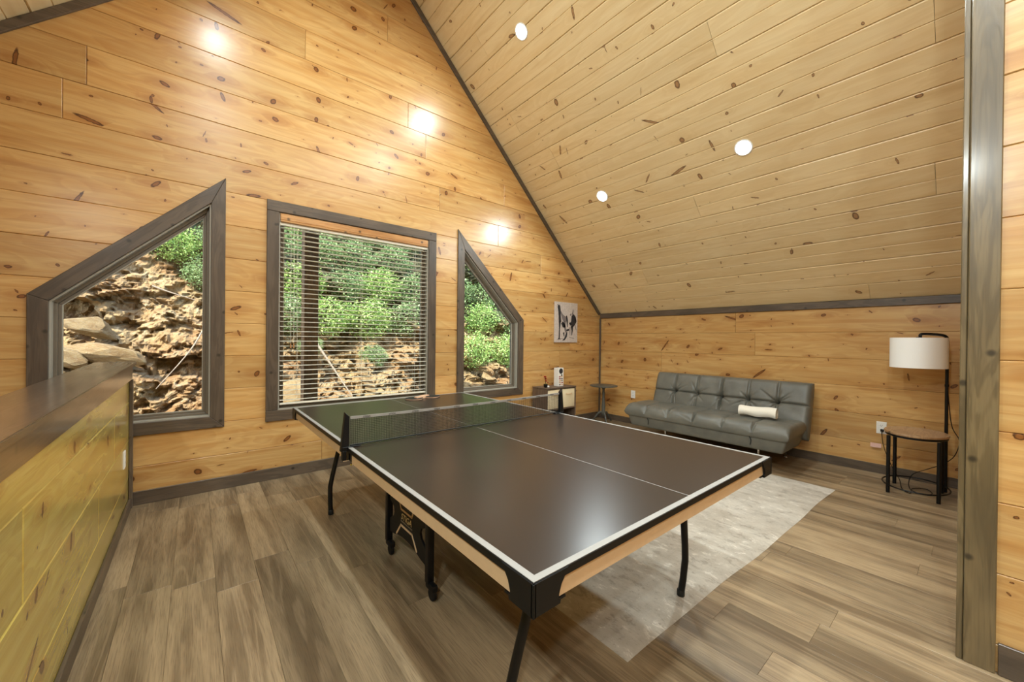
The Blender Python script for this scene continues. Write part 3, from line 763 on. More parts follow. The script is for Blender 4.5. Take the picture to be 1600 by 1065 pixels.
# ------------------------------------------------------------------ rug
bm = bmesh.new(); nx, ny = 60, 44
cor = [Vector((.012, -1.105)), Vector((3.045, -1.19)), Vector((3.07, 1.27)), Vector((.01, 1.30))]
gr = []
for j in range(ny+1):
    row = []
    for i in range(nx+1):
        u, v = i/nx, j/ny
        p = cor[0]*(1-u)*(1-v)+cor[1]*u*(1-v)+cor[2]*u*v+cor[3]*(1-u)*v
        p.y += (.007*math.sin(u*9)+.003*math.sin(u*23+1))*(1-v); p.x += .004*math.sin(v*11)*(1-u)
        edge = min(u, 1-u, v*.8, (1-v)*.8); z = .009*min(1, (edge/.004)) if edge < .004 else .009
        row.append(bm.verts.new((p.x, p.y, z+.0008)))
    gr.append(row)
bot = [[bm.verts.new((v.co.x, v.co.y, .0004)) for v in row] for row in gr]
for j in range(ny):
    for i in range(nx):
        bm.faces.new((gr[j][i], gr[j][i+1], gr[j+1][i+1], gr[j+1][i])); bm.faces.new((bot[j][i], bot[j+1][i], bot[j+1][i+1], bot[j][i+1]))
for i in range(nx): bm.faces.new((gr[0][i], bot[0][i], bot[0][i+1], gr[0][i+1])); bm.faces.new((gr[ny][i], gr[ny][i+1], bot[ny][i+1], bot[ny][i]))
for j in range(ny): bm.faces.new((gr[j][0], gr[j+1][0], bot[j+1][0], bot[j][0])); bm.faces.new((gr[j][nx], bot[j][nx], bot[j+1][nx], gr[j+1][nx]))
rug = link('area_rug', bm, 'rug', smooth=True); tag(rug, 'pale beige distressed area rug under the table tennis table', 'rug')

# ------------------------------------------------------------------ sofa
so = empty('futon_sofa', (3.4, .07, 0)); tag(so, 'grey leather tufted futon sofa against the right pine wall', 'sofa')
def cushion(name, W_, H_, T_, fr, tuft_u, tuft_v, nu=110, nv=40, depth=.026, pw=5., par=so, mat='leather', creases=1.5, hoff=None):
    """padded slab: local u in [0,W], v in [0,H], thickness T; fr(u,v,t)->xyz"""
    bm = bmesh.new(); R = random.Random(len(name)*7+int(W_*100))
    cr = []
    for a in tuft_u:
        for b in tuft_v:
            for k in range(7):
                cr.append((a, b, R.uniform(0, 2*PI), R.uniform(.10, .24), R.uniform(.009, .017)))
    def hgt(u, v):
        h = 0
        for a in tuft_u: h -= depth*.55*math.exp(-((u-a)/.012)**2)
        for b in tuft_v: h -= depth*.55*math.exp(-((v-b)/.010)**2)
        for a in tuft_u:
            for b in tuft_v: h -= depth*.9*math.exp(-(((u-a)**2+(v-b)**2)/.0016))
        for a, b, an, ln, dp in cr:
            dx, dy = u-a, v-b; s = dx*math.cos(an)+dy*math.sin(an); t = -dx*math.sin(an)+dy*math.cos(an)
            if 0 < s < ln: h -= creases*dp*math.exp(-(t/(.005+.03*s))**2)*(1-s/ln)
        h += .004*noise.noise(Vector((u*9, v*9, 0)))
        return h
    rows = []
    for j in range(nv+1):
        r = []
        for i in range(nu+1):
            # denser near edges
            su_ = .5-.5*math.cos(PI*i/nu); sv_ = .5-.5*math.cos(PI*j/nv); su_ = .6*su_+.4*i/nu; sv_ = .6*sv_+.4*j/nv
            a, b = abs(2*su_-1), abs(2*sv_-1)
            prof = max(0, 1-a**(pw*10))**.45*max(0, 1-b**(pw*1.5))**.4
            u, v = su_*W_, sv_*H_
            r.append((u, v, prof))
        rows.append(r)
    F = [[bm.verts.new(fr(u, v, T_/2*p+(hgt(u, v)*p))) for u, v, p in r] for r in rows]
    Bk = [[(F[j][i] if (i in (0, nu) or j in (0, nv)) else bm.verts.new(fr(rows[j][i][0], rows[j][i][1], -T_/2*rows[j][i][2]))) for i in range(nu+1)] for j in range(nv+1)]
    for j in range(nv):
        for i in range(nu):
            bm.faces.new((F[j][i], F[j][i+1], F[j+1][i+1], F[j+1][i]))
            q = (Bk[j][i], Bk[j+1][i], Bk[j+1][i+1], Bk[j][i+1])
            if len(set(q)) == 4: 
                try: bm.faces.new(q)
                except Exception: pass
    return link(name, bm, mat, par, smooth=True)
# backrest: u along -y from left end
bd = Vector((.19, 0, .60)); bd.normalize(); bn = Vector((-bd.z, 0, bd.x))
def bfr(u, v, t):
    p = Vector((3.668, .95-u, .262))+bd*v+bn*t; return p
cushion('backrest', 1.80, .625, .20, bfr, [.30, .60, .90, 1.20, 1.50], [.36], nu=250, nv=86, pw=5., depth=.040)
def sfr(u, v, t):
    return Vector((3.06+v*.60, .985-u, .415+t+.012*(v/.6)))
def seatfr(u, v, t):
    x = 3.035+v; z = .412+t-.03*math.exp(-(v/.06)**2); return Vector((x, .99-u, z))
cushion('seat', 1.83, .60, .15, seatfr, [.29, .59, .90, 1.21, 1.51], [.0], nu=250, nv=76, depth=.030, pw=5., creases=1.5)
# base body, tapered inward at the bottom
bm = bmesh.new(); box(bm, 3.055, 3.66, -.83, .97, .205, .385)
for v in bm.verts:
    if v.co.z < .3: v.co.x = 3.085 if v.co.x < 3.3 else 3.64; v.co.y = -.775 if v.co.y < 0 else .915
bmesh.ops.bevel(bm, geom=list(bm.edges), offset=.022, segments=3, profile=.5, affect='EDGES')
base = link('base', bm, 'leather', so, smooth=True)
for y in (-.50, .66):
    bm = bmesh.new(); tube(bm, curve([(3.052, y, .378), (3.050, y+.006, .34), (3.062, y-.006, .30), (3.072, y+.004, .25)], 5), .004, 6); link('strap', bm, 'blackr', base)
for x, y in ((3.42, -.46), (3.42, .62)):
    zr = .0005
    bm = bmesh.new(); tube(bm, [(x, y, .21), (x, y, .012)], [.016, .014], 14); lathe(bm, [(.020, 0), (.024, .003), (.022, .010), (.014, .014)], x, y, 16, zr); link('leg', bm, 'chrome', so, smooth=True)
bx('rear_frame', 'blackp', (3.60, 3.74, -.60, .74, .20, .262), so)
bm = bmesh.new(); tube(bm, curve([(3.72, -.60, .22), (3.78, -.60, .13), (3.84, -.60, .02)], 5), .012, 10); lathe(bm, [(.020, 0), (.024, .003), (.022, .010), (.012, .014)], 3.845, -.60, 16, .0005); link('rear_leg', bm, 'chrome', so, smooth=True)
settle(so)

# rolled towel on seat
bm = bmesh.new(); pts = []; n = 60
spir = []
for k in range(n+1):
    a = 5.2*PI*k/n; r = .018+.040*k/n; spir.append((r*math.cos(a), r*math.sin(a)*.86))
spo = []
for k in range(n, -1, -1):
    a = 5.2*PI*k/n; r = .018+.040*k/n-.008; spo.append((r*math.cos(a), r*math.sin(a)*.86))
A = []
segs = 14
for s in range(segs+1):
    t = s/segs; L = -.16+.32*t; sc = 1+.10*noise.noise(Vector((t*3, 2, 0))); dz_ = .004*math.sin(t*9)
    A.append([bm.verts.new((p[0]*sc, L, p[1]*sc+dz_+.008*noise.noise(Vector((p[0]*30, L*9, p[1]*30))))) for p in spir+spo])
m_ = len(A[0])
for s in range(segs):
    for k in range(m_): bm.faces.new((A[s][k], A[s][(k+1) % m_], A[s+1][(k+1) % m_], A[s+1][k]))
for R0 in (A[0], A[-1]):
    h = len(spir)
    for k in range(h-1): bm.faces.new((R0[k], R0[k+1], R0[m_-2-k], R0[m_-1-k]))
tw = link('rolled_towel', bm, 'towel', smooth=True); tw.scale = (1.3, 1.08, 1.3); tw.location = (3.36, -.47, .548); tw.rotation_euler = (0, 0, .10)
tag(tw, 'rolled white towel lying on the grey sofa seat', 'towel')

# ------------------------------------------------------------------ lamp with built-in side table
lp = empty('floor_lamp', (3.52, -1.64, 0)); tag(lp, 'black floor lamp with white drum shade and oval wooden side table', 'lamp')
ocx, ocy = 3.525, -1.642
bm = bmesh.new(); lathe(bm, [(.97, .517), (1., .521), (1., .533), (.985, .537)], ocx, ocy, 48, 0, .255, .20); link('tabletop', bm, 'oval', lp, smooth=True)
bm = bmesh.new(); lathe(bm, [(.95, .500), (.97, .502), (.97, .5165)], ocx, ocy, 48, 0, .255, .20); link('top_frame', bm, 'black', lp, smooth=True)
bm = bmesh.new(); tube(bm, [(ocx+.262*math.cos(a), ocy+.207*math.sin(a), .07) for a in [2*PI*k/48 for k in range(48)]], .006, 8, True); link('bottom_ring', bm, 'black', lp, smooth=True)
for x, y in ((3.355, -1.490), (3.345, -1.790), (3.705, -1.495), (3.70, -1.790)):
    bm = bmesh.new(); tube(bm, [(x, y, .001), (x, y, .500)], .0135, 12); link('leg', bm, 'black', lp, smooth=True)
px, py = 3.755, -1.81
bm = bmesh.new(); tube(bm, [(px, py, .002), (px, py, 1.33)]+curve([(px, py, 1.33), (px-.002, py+.006, 1.365), (px-.02, py+.03, 1.382), (px-.06, py+.08, 1.39), (3.63, -1.66, 1.39), (3.628, -1.655, 1.36)], 5)[1:], .0115, 12); link('pole', bm, 'black', lp, smooth=True)
bm = bmesh.new(); lathe(bm, [(.014, 0), (.014, .02)], px, py, 12, .93); link('pole_joint', bm, 'blackp', lp, smooth=True)
scx, scy = 3.628, -1.642
bm = bmesh.new(); lathe(bm, [(.180, 1.092), (.183, 1.092), (.183, 1.358), (.180, 1.358), (.180, 1.092)][:4], scx, scy, 48)
bmesh.ops.delete(bm, geom=[f for f in bm.faces if len(f.verts) > 6], context='FACES_ONLY'); bm.verts.ensure_lookup_table()
n4 = 48
for k in range(n4): bm.faces.new((bm.verts[k], bm.verts[(k+1) % n4], bm.verts[3*n4+(k+1) % n4], bm.verts[3*n4+k]))
sh = link('lamp_shade', bm, 'shade', lp, smooth=True)
bm = bmesh.new()
for a in (0, 2.09, 4.19): tube(bm, [(scx, scy, 1.34), (scx+.180*math.cos(a), scy+.180*math.sin(a), 1.345)], .0025, 6)
link('shade_spider', bm, 'black', sh)
bm = bmesh.new(); lathe(bm, [(.016, 1.24), (.018, 1.245), (.018, 1.36), (.012, 1.365)], scx, scy, 14); link('socket', bm, 'blackp', lp, smooth=True)
bm = bmesh.new(); lathe(bm, [(.0, 1.13), (.02, 1.135), (.03, 1.16), (.026, 1.2), (.014, 1.239)], scx, scy, 16); link('bulb', bm, 'white', lp, smooth=True)
cordp = curve([(px+.012, py-.004, .93), (px+.014, py-.03, .60), (px+.01, py-.075, .47), (px+.02, py-.05, .33), (px+.01, py+.02, .24), (3.84, -1.70, .16), (3.80, -1.60, .085), (3.62, -1.60, .01), (3.50, -1.68, .008), (3.58, -1.74, .008), (3.70, -1.70, .008), (3.62, -1.62, .010), (3.45, -1.62, .008), (3.55, -1.56, .008), (3.78, -1.52, .03), (3.90, -1.46, .10), (3.935, -1.41, .22), (3.945, -1.385, .32), (3.938, -1.378, .40), (3.940, -1.378, .425), (3.962, -1.378, .436)], 7)
bm = bmesh.new(); tube(bm, cordp, .0032, 6); link('power_cord', bm, 'blackp', lp, smooth=True)
bm = bmesh.new(); box(bm, 3.944, 3.9705, -1.391, -1.365, .424, .447, .004, 2); link('plug', bm, 'blackp', lp, smooth=True)
bm = bmesh.new(); box(bm, 3.930, 3.9312, -1.375, -1.295, .262, .305); link('cord_tag', bm, 'tag', lp)['label'] = 'pale pink paper tag'
settle(lp)

# ------------------------------------------------------------------ outlets
def outlet(fn, label, cat='outlet'):
    """fn(a,b,d): a sideways, b up, d out of wall"""
    def b_(bm, a0, a1, b0, b1, d0, d1, c=.001): prism(bm, [(a0, b0), (a1, b0), (a1, b1), (a0, b1)], fn, d1, d0, c)
    bm = bmesh.new(); b_(bm, -.038, .038, -.06, .06, .0015, .007, .003); pl = link('wall_outlet', bm, 'white'); tag(pl, label, cat)
    for s in (-.022, .022):
        bm = bmesh.new(); b_(bm, -.017, .017, s-.014, s+.014, .0071, .0085); rc = link('socket', bm, 'white', pl)
        bm = bmesh.new()
        for a0 in (-.008, .005): b_(bm, a0, a0+.0022, s-.002, s+.008, .0086, .0088, 0)
        b_(bm, -.002, .002, s-.010, s-.006, .0086, .0088, 0); link('slot', bm, 'blackp', rc)
outlet(lambda a, b, d: (XR-d, -1.370-a, .459+b), 'white wall outlet beside the lamp table, cord plugged in')
outlet(lambda a, b, d: (XR-d, 1.473-a, .464+b), 'white wall outlet on the right wall left of the sofa')
outlet(lambda a, b, d: (XH+d, 1.82+a, .432+b), 'white wall outlet on the pine half wall at left')

# ------------------------------------------------------------------ cube shelf, bins, box, flowers
cs = empty('cube_shelf', (2.70, 1.95, 0)); tag(cs, 'grey wood cube shelf against the gable wall beneath the picture', 'shelf')
x0, x1, y0, y1, H = 2.405, 3.005, 1.80, 2.095, .632; th = .018
bx('side_panel', 'shelfw', (x0, x0+th, y0, y1, 0.001, H-th-.0005), cs); bx('side_panel', 'shelfw', (x1-th, x1, y0, y1, 0.001, H-th-.0005), cs)
bx('top_panel', 'shelfw', (x0-.002, x1+.002, y0-.003, y1, H-th, H), cs); bx('bottom_panel', 'shelfw', (x0+th+.0005, x1-th-.0005, y0, y1, .03, .048), cs)
bx('shelf', 'shelfw', (x0+th+.0005, x1-th-.0005, y0, y1-.004, .316, .334), cs); bx('divider', 'shelfw', (2.696, 2.714, y0, y1-.004, .3345, H-th-.0005), cs); bx('divider', 'shelfw', (2.696, 2.714, y0, y1-.004, .0485, .3155), cs)
bx('back_panel', 'shelfw', (x0+th+.0005, x1-th-.0005, y1-.003, y1, .0485, H-th-.0005), cs); settle(cs)
for i, (a, b, lb) in enumerate(((x0+th+.006, 2.690, 'cream fabric bin in the shelf, half hidden behind the net post'), (2.720, x1-th-.006, 'cream fabric bin in the shelf, right-hand cube'))):
    r = empty('fabric_bin', ((a+b)/2, 1.94, .335)); tag(r, lb, 'bin', 'fabric bins in the cube shelf')
    bm = bmesh.new(); box(bm, a, b, y0+.006, y1-.02, .335, .600, .006, 2)
    link('body', bm, 'cream', r, smooth=True)
    bm = bmesh.new(); m0 = (a+b)/2; tube(bm, curve([(m0-.055, y0+.004, .535), (m0-.05, y0-.010, .53), (m0, y0-.016, .528), (m0+.05, y0-.010, .53), (m0+.055, y0+.004, .535)], 4), .006, 8); link('handle', bm, 'apron', r, smooth=True); settle(r)
tb = empty('game_box', (2.78, 1.94, .633)); tag(tb, 'tall white game box with round emblem standing on the cube shelf', 'box')
bx('carton', 'white', (2.715, 2.825, 1.885, 1.975, .633, .900), tb)
bm = bmesh.new(); lathe(bm, [(.040, 0), (.040, .0008)], 0, 0, 24); bm.transform(Matrix.Translation((2.770, 1.885, .852))@Matrix.Rotation(PI/2, 4, 'X')); link('emblem', bm, 'ink', tb)
bm = text_bm('FAMILY\nGAME', .017, .0003); bm.transform(Matrix(((1, 0, 0, 2.770), (0, 0, -1, 1.8836), (0, 1, 0, .852), (0, 0, 0, 1)))); bm.free()
for k in range(15):
    R = random.Random(k); xx = 2.73+(k % 3)*.028; zz = .65+(k//3)*.028
    bm = bmesh.new(); box(bm, xx, xx+.024, 1.8842, 1.885, zz, zz+.018); bm.transform(Matrix.Translation((xx, 0, zz))@Matrix.Rotation(R.uniform(-.3, .3), 4, 'Y')@Matrix.Translation((-xx, 0, -zz))); link('printed_block', bm, R.choice(['pinkw', 'apron', 'redr', 'inkg']), tb)
bm = bmesh.new(); lathe(bm, [(.014, 0), (.014, .0008)], 0, 0, 16); bm.transform(Matrix.Translation((2.785, 1.885, .795))@Matrix.Rotation(PI/2, 4, 'X')); link('emblem', bm, 'ink', tb)
settle(tb)
fp = empty('flower_figurine', (2.47, 1.90, .633)); tag(fp, 'small pot of red flowers standing on the cube shelf', 'flowers')
bm = bmesh.new(); lathe(bm, [(.018, 0), (.026, .01), (.030, .045), (.026, .048), (.024, .04)], 2.475, 1.90, 20, .633); link('pot', bm, 'blackp', fp, smooth=True)
bm = bmesh.new(); lathe(bm, [(.0, 0), (.014, .004), (.016, .016), (.010, .026), (0, .029)], 2.500, 1.872, 14, .633); link('ornament', bm, 'white', fp, smooth=True)
for dx, dy, dz_, s in ((-.012, 0, .140, .036), (.008, .01, .112, .032), (-.006, -.012, .085, .024), (.040, -.004, .060, .018)):
    bm = bmesh.new(); tube(bm, [(2.475, 1.90, .672), (2.475+dx, 1.90+dy, .633+dz_)], .0018, 6); link('stem', bm, 'green', fp)
    bm = bmesh.new()
    for ly in range(3):
        for k in range(6):
            a = k*PI/3+ly*.5; rr = s*(1-.25*ly); c = Vector((2.475+dx, 1.90+dy, .633+dz_+ly*.004))
            d = Vector((math.cos(a), math.sin(a), .25+.35*ly)); sd_ = Vector((-math.sin(a), math.cos(a), 0))
            q = [c, c+d*rr*.6+sd_*rr*.42, c+d*rr, c+d*rr*.6-sd_*rr*.42]; bm.faces.new([bm.verts.new(p) for p in q])
    link('flower', bm, 'red', fp)
settle(fp)

# picture on the gable wall
pc = empty('canvas_picture', (3.115, YG, 1.27)); tag(pc, 'unframed canvas picture of a standing horse and rider sketch', 'picture')
X0, X1, Z0, Z1 = 2.86, 3.375, 1.268, 1.89
bx('canvas', 'canvas', (X0, X1, YG-.022, YG-.0015, Z0, Z1), pc, bev=.002)
def ink(pts, mat='ink', name='brush_stroke'):
    bm = bmesh.new(); prism(bm, [(X0+a*(X1-X0), Z1-b*(Z1-Z0)) for a, b in pts], fxz, YG-.0226, YG-.0221); link(name, bm, mat, pc)
def stroke(P, w, mat='ink'):
    P = [Vector((a, b)) for a, b in P]; L, Rr = [], []
    for i, p in enumerate(P):
        d = (P[min(i+1, len(P)-1)]-P[max(i-1, 0)]).normalized(); nn = Vector((-d.y*1.15, d.x))*(w[i] if isinstance(w, list) else w)
        L.append(tuple(p+nn)); Rr.append(tuple(p-nn))
    ink(L+Rr[::-1], mat)
stroke([(.13, .10), (.17, .13), (.19, .22), (.20, .34), (.22, .50)], [.03, .05, .045, .04, .05])        # horse head and neck
stroke([(.12, .06), (.14, .12)], .012); stroke([(.20, .07), (.19, .12)], .012)
stroke([(.21, .48), (.20, .66), (.19, .90)], [.04, .02, .022]); stroke([(.14, .905), (.24, .915)], .012)
stroke([(.22, .20), (.30, .32), (.38, .40), (.50, .44)], [.01, .03, .07, .07], 'inkg')
stroke([(.30, .50), (.38, .58), (.44, .62)], [.04, .06, .02]); stroke([(.50, .33), (.53, .46), (.54, .62)], [.02, .03, .01])
stroke([(.40, .48), (.46, .70), (.50, .76)], [.05, .03, .02], 'inkg'); stroke([(.50, .70), (.62, .68)], .025)
stroke([(.52, .74), (.49, .84), (.42, .92), (.34, .945)], [.02, .035, .025, .01]); stroke([(.38, .75), (.40, .85)], [.03, .01])
stroke([(.80, .16), (.78, .26), (.75, .30)], [.01, .025, .03], 'inkg'); stroke([(.66, .32), (.70, .28)], .02, 'inkg')
stroke([(.78, .30), (.82, .38), (.80, .50), (.72, .58)], [.05, .09, .09, .07]); stroke([(.88, .34), (.92, .46), (.90, .52)], [.02, .03, .01])
stroke([(.64, .50), (.70, .56)], .03); stroke([(.74, .58), (.76, .70), (.74, .82)], [.05, .025, .01]); stroke([(.66, .62), (.66, .82)], [.02, .008], 'inkg')
stroke([(.10, .93), (.35, .90)], .006, 'inkg'); stroke([(.62, .87), (.85, .90)], .006, 'inkg'); stroke([(.88, .55), (.94, .68)], .012, 'inkg')
settle(pc)

# pedestal table in the corner
pt = empty('pedestal_table', (3.66, 1.80, 0)); tag(pt, 'small grey round pedestal table standing in the room corner', 'table')
bm = bmesh.new(); lathe(bm, [(.20, .578), (.215, .582), (.215, .594), (.208, .598)], 3.66, 1.80, 40); link('tabletop', bm, 'greyp', pt, smooth=True)
bm = bmesh.new(); lathe(bm, [(.05, .577), (.045, .56), (.02, .54), (.018, .50), (.026, .47), (.018, .43), (.024, .34), (.030, .26), (.028, .20), (.034, .17), (.030, .13), (.012, .11)], 3.66, 1.80, 24); link('column', bm, 'greyp', pt, smooth=True)
for k in range(3):
    a = -2.2+k*2.094; d = Vector((math.cos(a), math.sin(a), 0)); c = Vector((3.66, 1.80, 0))
    bm = bmesh.new(); tube(bm, curve([c+d*.02+Vector((0, 0, .17)), c+d*.07+Vector((0, 0, .155)), c+d*.12+Vector((0, 0, .09)), c+d*.18+Vector((0, 0, .02))], 5), [.02]*6+[.018]*5+[.013]*5, 10); link('leg', bm, 'greyp', pt, smooth=True)
settle(pt)

# ------------------------------------------------------------------ outside: bank, rocks, shrubs, trees, post
def bank_y(x, z):
    return 4.9+.62*z+.35*math.sin(x*.5+1)+max(0, x)*.05
def rough(x, z):
    v = Vector((x, z*1.2, 3.7)); d, p = noise.voronoi(Vector((x*.9+.3*z, z*1.5, 0)), distance_metric='DISTANCE')
    c = p[0]; h = noise.cell(c*7.1)
    blk = (h-.5)*.22+((x-c.x/.9)*(noise.cell(c*3.3)-.5)+(z-c.y/1.5)*(noise.cell(c*5.7)-.2))*.30
    d2, p2 = noise.voronoi(Vector((x*4.1+z, z*6.4, 5)), distance_metric='DISTANCE')
    blk2 = (noise.cell(p2[0]*9.3)-.5)*.10+((z*6.4-p2[0].y))*.025+((x*4.1+z)-p2[0].x)*.05*(noise.cell(p2[0]*4.4)-.5)
    d3, p3 = noise.voronoi(Vector((x*8.3+z*2, z*13.1, 11)), distance_metric='DISTANCE')
    blk2 += (noise.cell(p3[0]*6.1)-.5)*.07+((z*13.1-p3[0].y))*.014
    return blk+blk2+.14*noise.noise(v*2.2)+.06*noise.noise(v*7)+.03*noise.noise(v*19)
bm = bmesh.new(); nx, nz = 500, 300; xa, xb, za, zb = -5., 10., -1.3, 8.5
G = []
for j in range(nz+1):
    t = j/nz; z = za+(zb-za)*(t**1.35); row = []
    for i in range(nx+1):
        s = i/nx; x = xa+(xb-xa)*s
        r = rough(x, z); row.append(bm.verts.new((x, bank_y(x, z)-r, z+.10*noise.noise(Vector((x*2, z*2, 9))))))
    G.append(row)
for j in range(nz):
    for i in range(nx): bm.faces.new((G[j][i], G[j][i+1], G[j+1][i+1], G[j+1][i]))
ext = bmesh.ops.extrude_face_region(bm, geom=bm.faces[:])
for g in ext['geom']:
    if isinstance(g, bmesh.types.BMVert): g.co.y += 1.0
bank = link('dirt_bank', bm, 'dirt', kind='structure', uv=(0, 0))
bm = bmesh.new(); box(bm, -9, 15, 2.3, 6., -1.6, -1.15); link('ground', bm, 'soil', kind='structure')

def where(x, z):
    """plain words for where something on the bank shows behind the windows"""
    y = bank_y(x, z); a = (x+1.353)/(y+2.004); e = (z-1.3055)/(y+2.004)
    for nm, lo, hi in (('left sloped window', -.18, .012), ('slatted middle window', .148, .495), ('right sloped window', .63, .80)):
        if lo-.06 <= a <= hi+.06:
            t = (a-lo)/(hi-lo); side = 'left' if t < .33 else ('right' if t > .67 else 'centre')
            h = 'near the sill' if e < -.06 else ('at mid height' if e < .10 else 'near the top')
            return '%s, %s of the %s' % (h, side, nm)
    return ('low' if e < 0 else 'high')+' between the '+('left and middle windows' if a < .148 else 'middle and right windows' if a < .63 else 'right window and corner')
def rock_mesh(seed, flat=.5):
    bm = bmesh.new(); bmesh.ops.create_icosphere(bm, subdivisions=3, radius=1)
    R = random.Random(seed); planes = [(Vector((R.gauss(0, 1), R.gauss(0, 1), R.gauss(0, 1))).normalized(), R.uniform(.45, .8)) for _ in range(11)]
    for v in bm.verts:
        for n, d in planes:
            k = v.co.dot(n)
            if k > d: v.co -= n*(k-d)
        v.co *= 1+.07*noise.noise(v.co*3+Vector((seed, 0, 0)))
    me = bpy.data.meshes.new('rock'); bmesh.ops.recalc_face_normals(bm, faces=bm.faces); bm.to_mesh(me); bm.free(); me.materials.append(MT['rock']); return me
rmes = [rock_mesh(k) for k in range(6)]
rg = rock_mesh(9); rg.materials.clear(); rg.materials.append(MT['rockg'])
R = random.Random(77)
def rock(x, z, sx, sy, sz, me, rot, label, group='sandstone rocks in the dirt bank', dy=0.):
    o = bpy.data.objects.new('rock', me); COL.objects.link(o); o.location = (x, bank_y(x, z)-.10+dy, z); o.scale = (sx, sy, sz); o.rotation_euler = rot
    tag(o, label, 'rock', group); return o
rock(-2.45, 1.42, .36, .26, .15, rmes[0], (.2, .35, .1), 'large slanted sandstone slab seen through the left window, upper of two')
rock(-2.2, 1.05, .42, .28, .14, rmes[1], (.1, .2, -.1), 'large sandstone slab seen through the left window, lower of two')
rock(-.15, .35, .40, .3, .2, rmes[2], (.4, -.5, .2), 'tan sandstone rock half buried in the dirt bank')
for k in range(18):
    z = R.uniform(-.6, 1.15)**1.0; x = R.uniform(-3.2, 5.5)
    grey = (.6 < x < 2.6 and z < .8) or x > 4.6 or R.random() < .15
    s = R.uniform(.07, .2)
    rock(x, z, s*R.uniform(1, 1.9), s, s*R.uniform(.45, .8), rg if grey else R.choice(rmes), (R.uniform(-.5, .5), R.uniform(-.2, .9), R.uniform(-.6, .6)),
         ('grey rock half buried outside, ' if grey else 'tan rock half buried outside, ')+where(x, z))

def leaf_mesh(seed, n, rad, ls, mat, squash=.88):
    R = random.Random(seed); vs, fs = [], []
    cl = [Vector((R.gauss(0, .5), R.gauss(0, .4), R.gauss(0, .45))) for _ in range(16)]
    for i in range(n):
        c = R.choice(cl); p = c+Vector((R.gauss(0, .2), R.gauss(0, .2), R.gauss(0, .14)))
        if i % 3: p = Vector((R.gauss(0, 1), R.gauss(0, 1), R.gauss(0, 1))).normalized()*R.uniform(.55, 1.0)*(1+.18*noise.noise(p*2))
        if p.length > 1.08: p *= R.uniform(.8, 1.08)/p.length
        p = Vector((p.x*rad, p.y*rad, p.z*rad*squash)); d = Vector((R.gauss(0, 1), R.gauss(0, 1)-.5, R.gauss(-.2, .5))).normalized(); s = d.cross(Vector((R.gauss(0, .4), R.gauss(0, .4), 1))).normalized()
        l = ls*R.uniform(.6, 1.3); b = len(vs); up_ = s.cross(d)*l*.12
        vs += [p, p+d*l*.5+s*l*.28+up_, p+d*l, p+d*l*.5-s*l*.28+up_]; fs.append((b, b+1, b+2, b+3))
    me = bpy.data.meshes.new('foliage'); me.from_pydata([tuple(v) for v in vs], [], fs); me.materials.append(MT[mat]); return me
def stem_mesh(seed, rad):
    bm = bmesh.new(); R = random.Random(seed)
    for k in range(7):
        a = R.uniform(0, 2*PI); d = Vector((math.cos(a)*.5, math.sin(a)*.3, R.uniform(.4, .9)))*rad
        tube(bm, curve([Vector((0, .1*rad, -.75*rad)), d*.3+Vector((0, 0, -.3*rad)), d], 3), [.016*rad]*4+[.008*rad]*3, 5)
    me = bpy.data.meshes.new('stems'); bm.to_mesh(me); bm.free(); me.materials.append(MT['bark']); return me
LM = {m_: [leaf_mesh(i*5+k, 2800, 1., .115, m_) for k in range(3)] for i, m_ in enumerate(('leafa', 'leafb', 'leafc'))}
SM = [stem_mesh(k, 1.) for k in range(3)]
def shrub(x, z, s, kind, label, group, dy=0., name='shrub', cat='shrub'):
    y = bank_y(x, z)-.25*s+dy; r = empty(name, (x, y, z)); tag(r, label+', '+where(x, z), cat, group); k = R.randrange(3)
    f = bpy.data.objects.new('foliage', LM[kind][k]); COL.objects.link(f); f.parent = r; f.scale = (s*1.05,)*3; f.rotation_euler = (0, 0, R.uniform(-.5, .5)); f['kind'] = 'stuff'
    g = bpy.data.objects.new('stems', SM[k]); COL.objects.link(g); g.parent = r; g.scale = (s,)*3
R = random.Random(5)
def grid_shrubs(xa, xb, za, zb, s, kinds, label, group, seed, low=None):
    q = random.Random(seed); dx, dz_ = s*1.78, s*1.50; row = 0; z = za
    while z <= zb:
        x = xa+(dx/2 if row % 2 else 0)
        while x <= xb:
            shrub(x+q.uniform(-.06, .06), z+q.uniform(-.05, .05), s*q.uniform(.92, 1.04), q.choice(kinds), label, group); x += dx
        z += dz_; row += 1
for x, z, s, kd in ((-1.22, 2.38, .32, 'leafb'), (-1.62, 2.86, .36, 'leafa'), (-1.0, 3.05, .4, 'leafb'), (-2.2, 3.5, .5, 'leafb'), (-.95, 3.85, .45, 'leafb')):
    shrub(x, z, s, kd, 'loose green shrub above the dirt', 'shrubs above the left window view')
grid_shrubs(-.15, 3.0, 1.72, 3.9, .47, ['leafb', 'leafa', 'leafb'], 'leafy green shrub on the bank', 'shrubs beyond the middle window', 3)
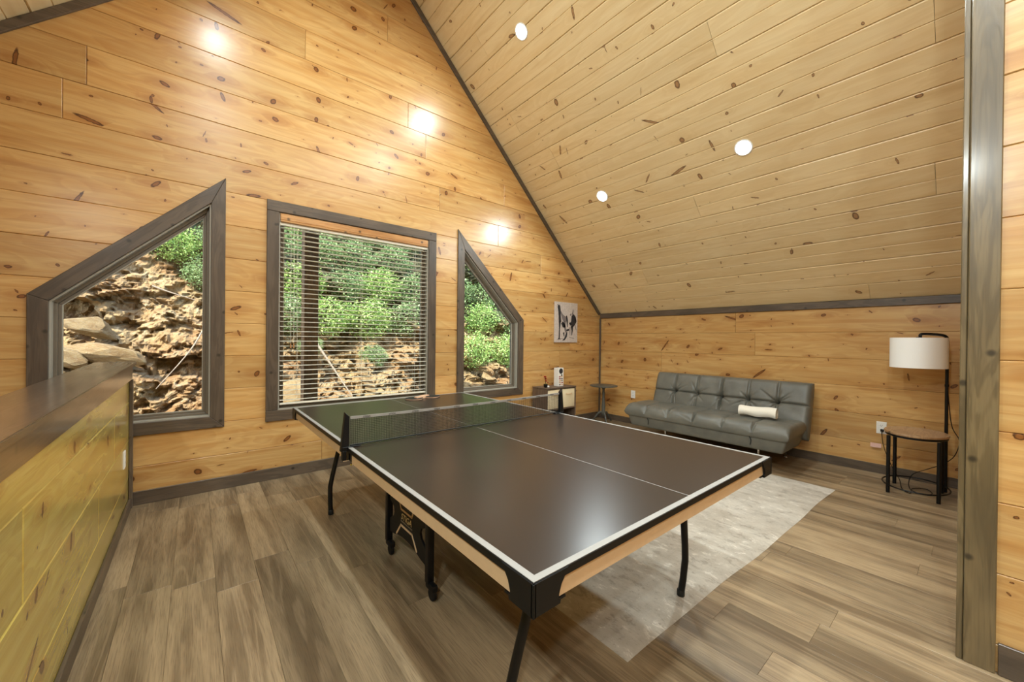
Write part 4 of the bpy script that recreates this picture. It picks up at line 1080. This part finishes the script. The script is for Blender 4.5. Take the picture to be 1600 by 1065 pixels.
for x, z, s in ((1.45, .95, .27), (2.6, .25, .26), (.3, 1.15, .22)):
    shrub(x, z, s, 'leafb', 'small green shrub among rocks', 'low shrubs among the rocks')
grid_shrubs(3.85, 6.6, 1.05, 3.9, .48, ['leafa', 'leafa', 'leafb'], 'bright green leafy shrub on the bank', 'shrubs beyond the right window', 4)
def tree(x, z, h, s, kd):
    y = bank_y(x, z)+.2; r = empty('tree', (x, y, z)); tag(r, 'dark leafy tree at the top of the bank outside', 'tree', 'trees at the top of the bank')
    bm = bmesh.new(); tube(bm, curve([(0, 0, -.4), (.1, 0, h*.5), (-.05, .1, h)], 4), [.13]*4+[.10]*4+[.05], 9); link('trunk', bm, 'bark', r, smooth=True)
    for k in range(3):
        f = bpy.data.objects.new('crown', LM[kd][k]); COL.objects.link(f); f.parent = r; f.scale = (s, s, s); f.location = (R.uniform(-.25, .25), R.uniform(-.2, .2), h*.55+k*s*.9); f.rotation_euler = (0, 0, R.uniform(0, 3)); f['kind'] = 'stuff'
for x, z in ((-4.5, 5.2), (-1.9, 5.4), (.6, 4.9), (3.1, 5.), (5.6, 5.1), (8.1, 4.8)):
    tree(x, z, 3., 1.05, 'leafc')
def branch(P, r0, label, name='fallen_branch', mat='branch'):
    bm = bmesh.new(); C = curve(P, 5); tube(bm, C, [r0*(1-.7*i/len(C)) for i in range(len(C))], 7); o = link(name, bm, mat, smooth=True); tag(o, label, 'branch')
by = lambda x, z, k=.35: (x, bank_y(x, z)-k, z)
branch([by(-1.22, 1.5), by(-1.35, 1.2), by(-1.5, .95), by(-1.75, .6)], .012, 'thin pale branch trailing down the dirt in the left window')
branch([by(-1.85, 2.05), by(-1.65, 1.97), by(-1.35, 1.87)], .014, 'thin dead twig below the shrubs in the left window')
branch([by(2.6, 1.75), by(2.85, 1.35), by(3.05, 1.0, .5)], .10, 'weathered broken log leaning on the bank, middle window')
branch([by(.35, 1.2), by(.6, .7), by(.85, .2)], .022, 'pale dead branch standing by rocks, middle window')
pp = bx('porch_post', 'brownpost', (-.337, -.175, 3.2, 3.36, -1.2, 5.0), bev=.006); tag(pp, 'dark brown square post standing outside the middle window', 'post')
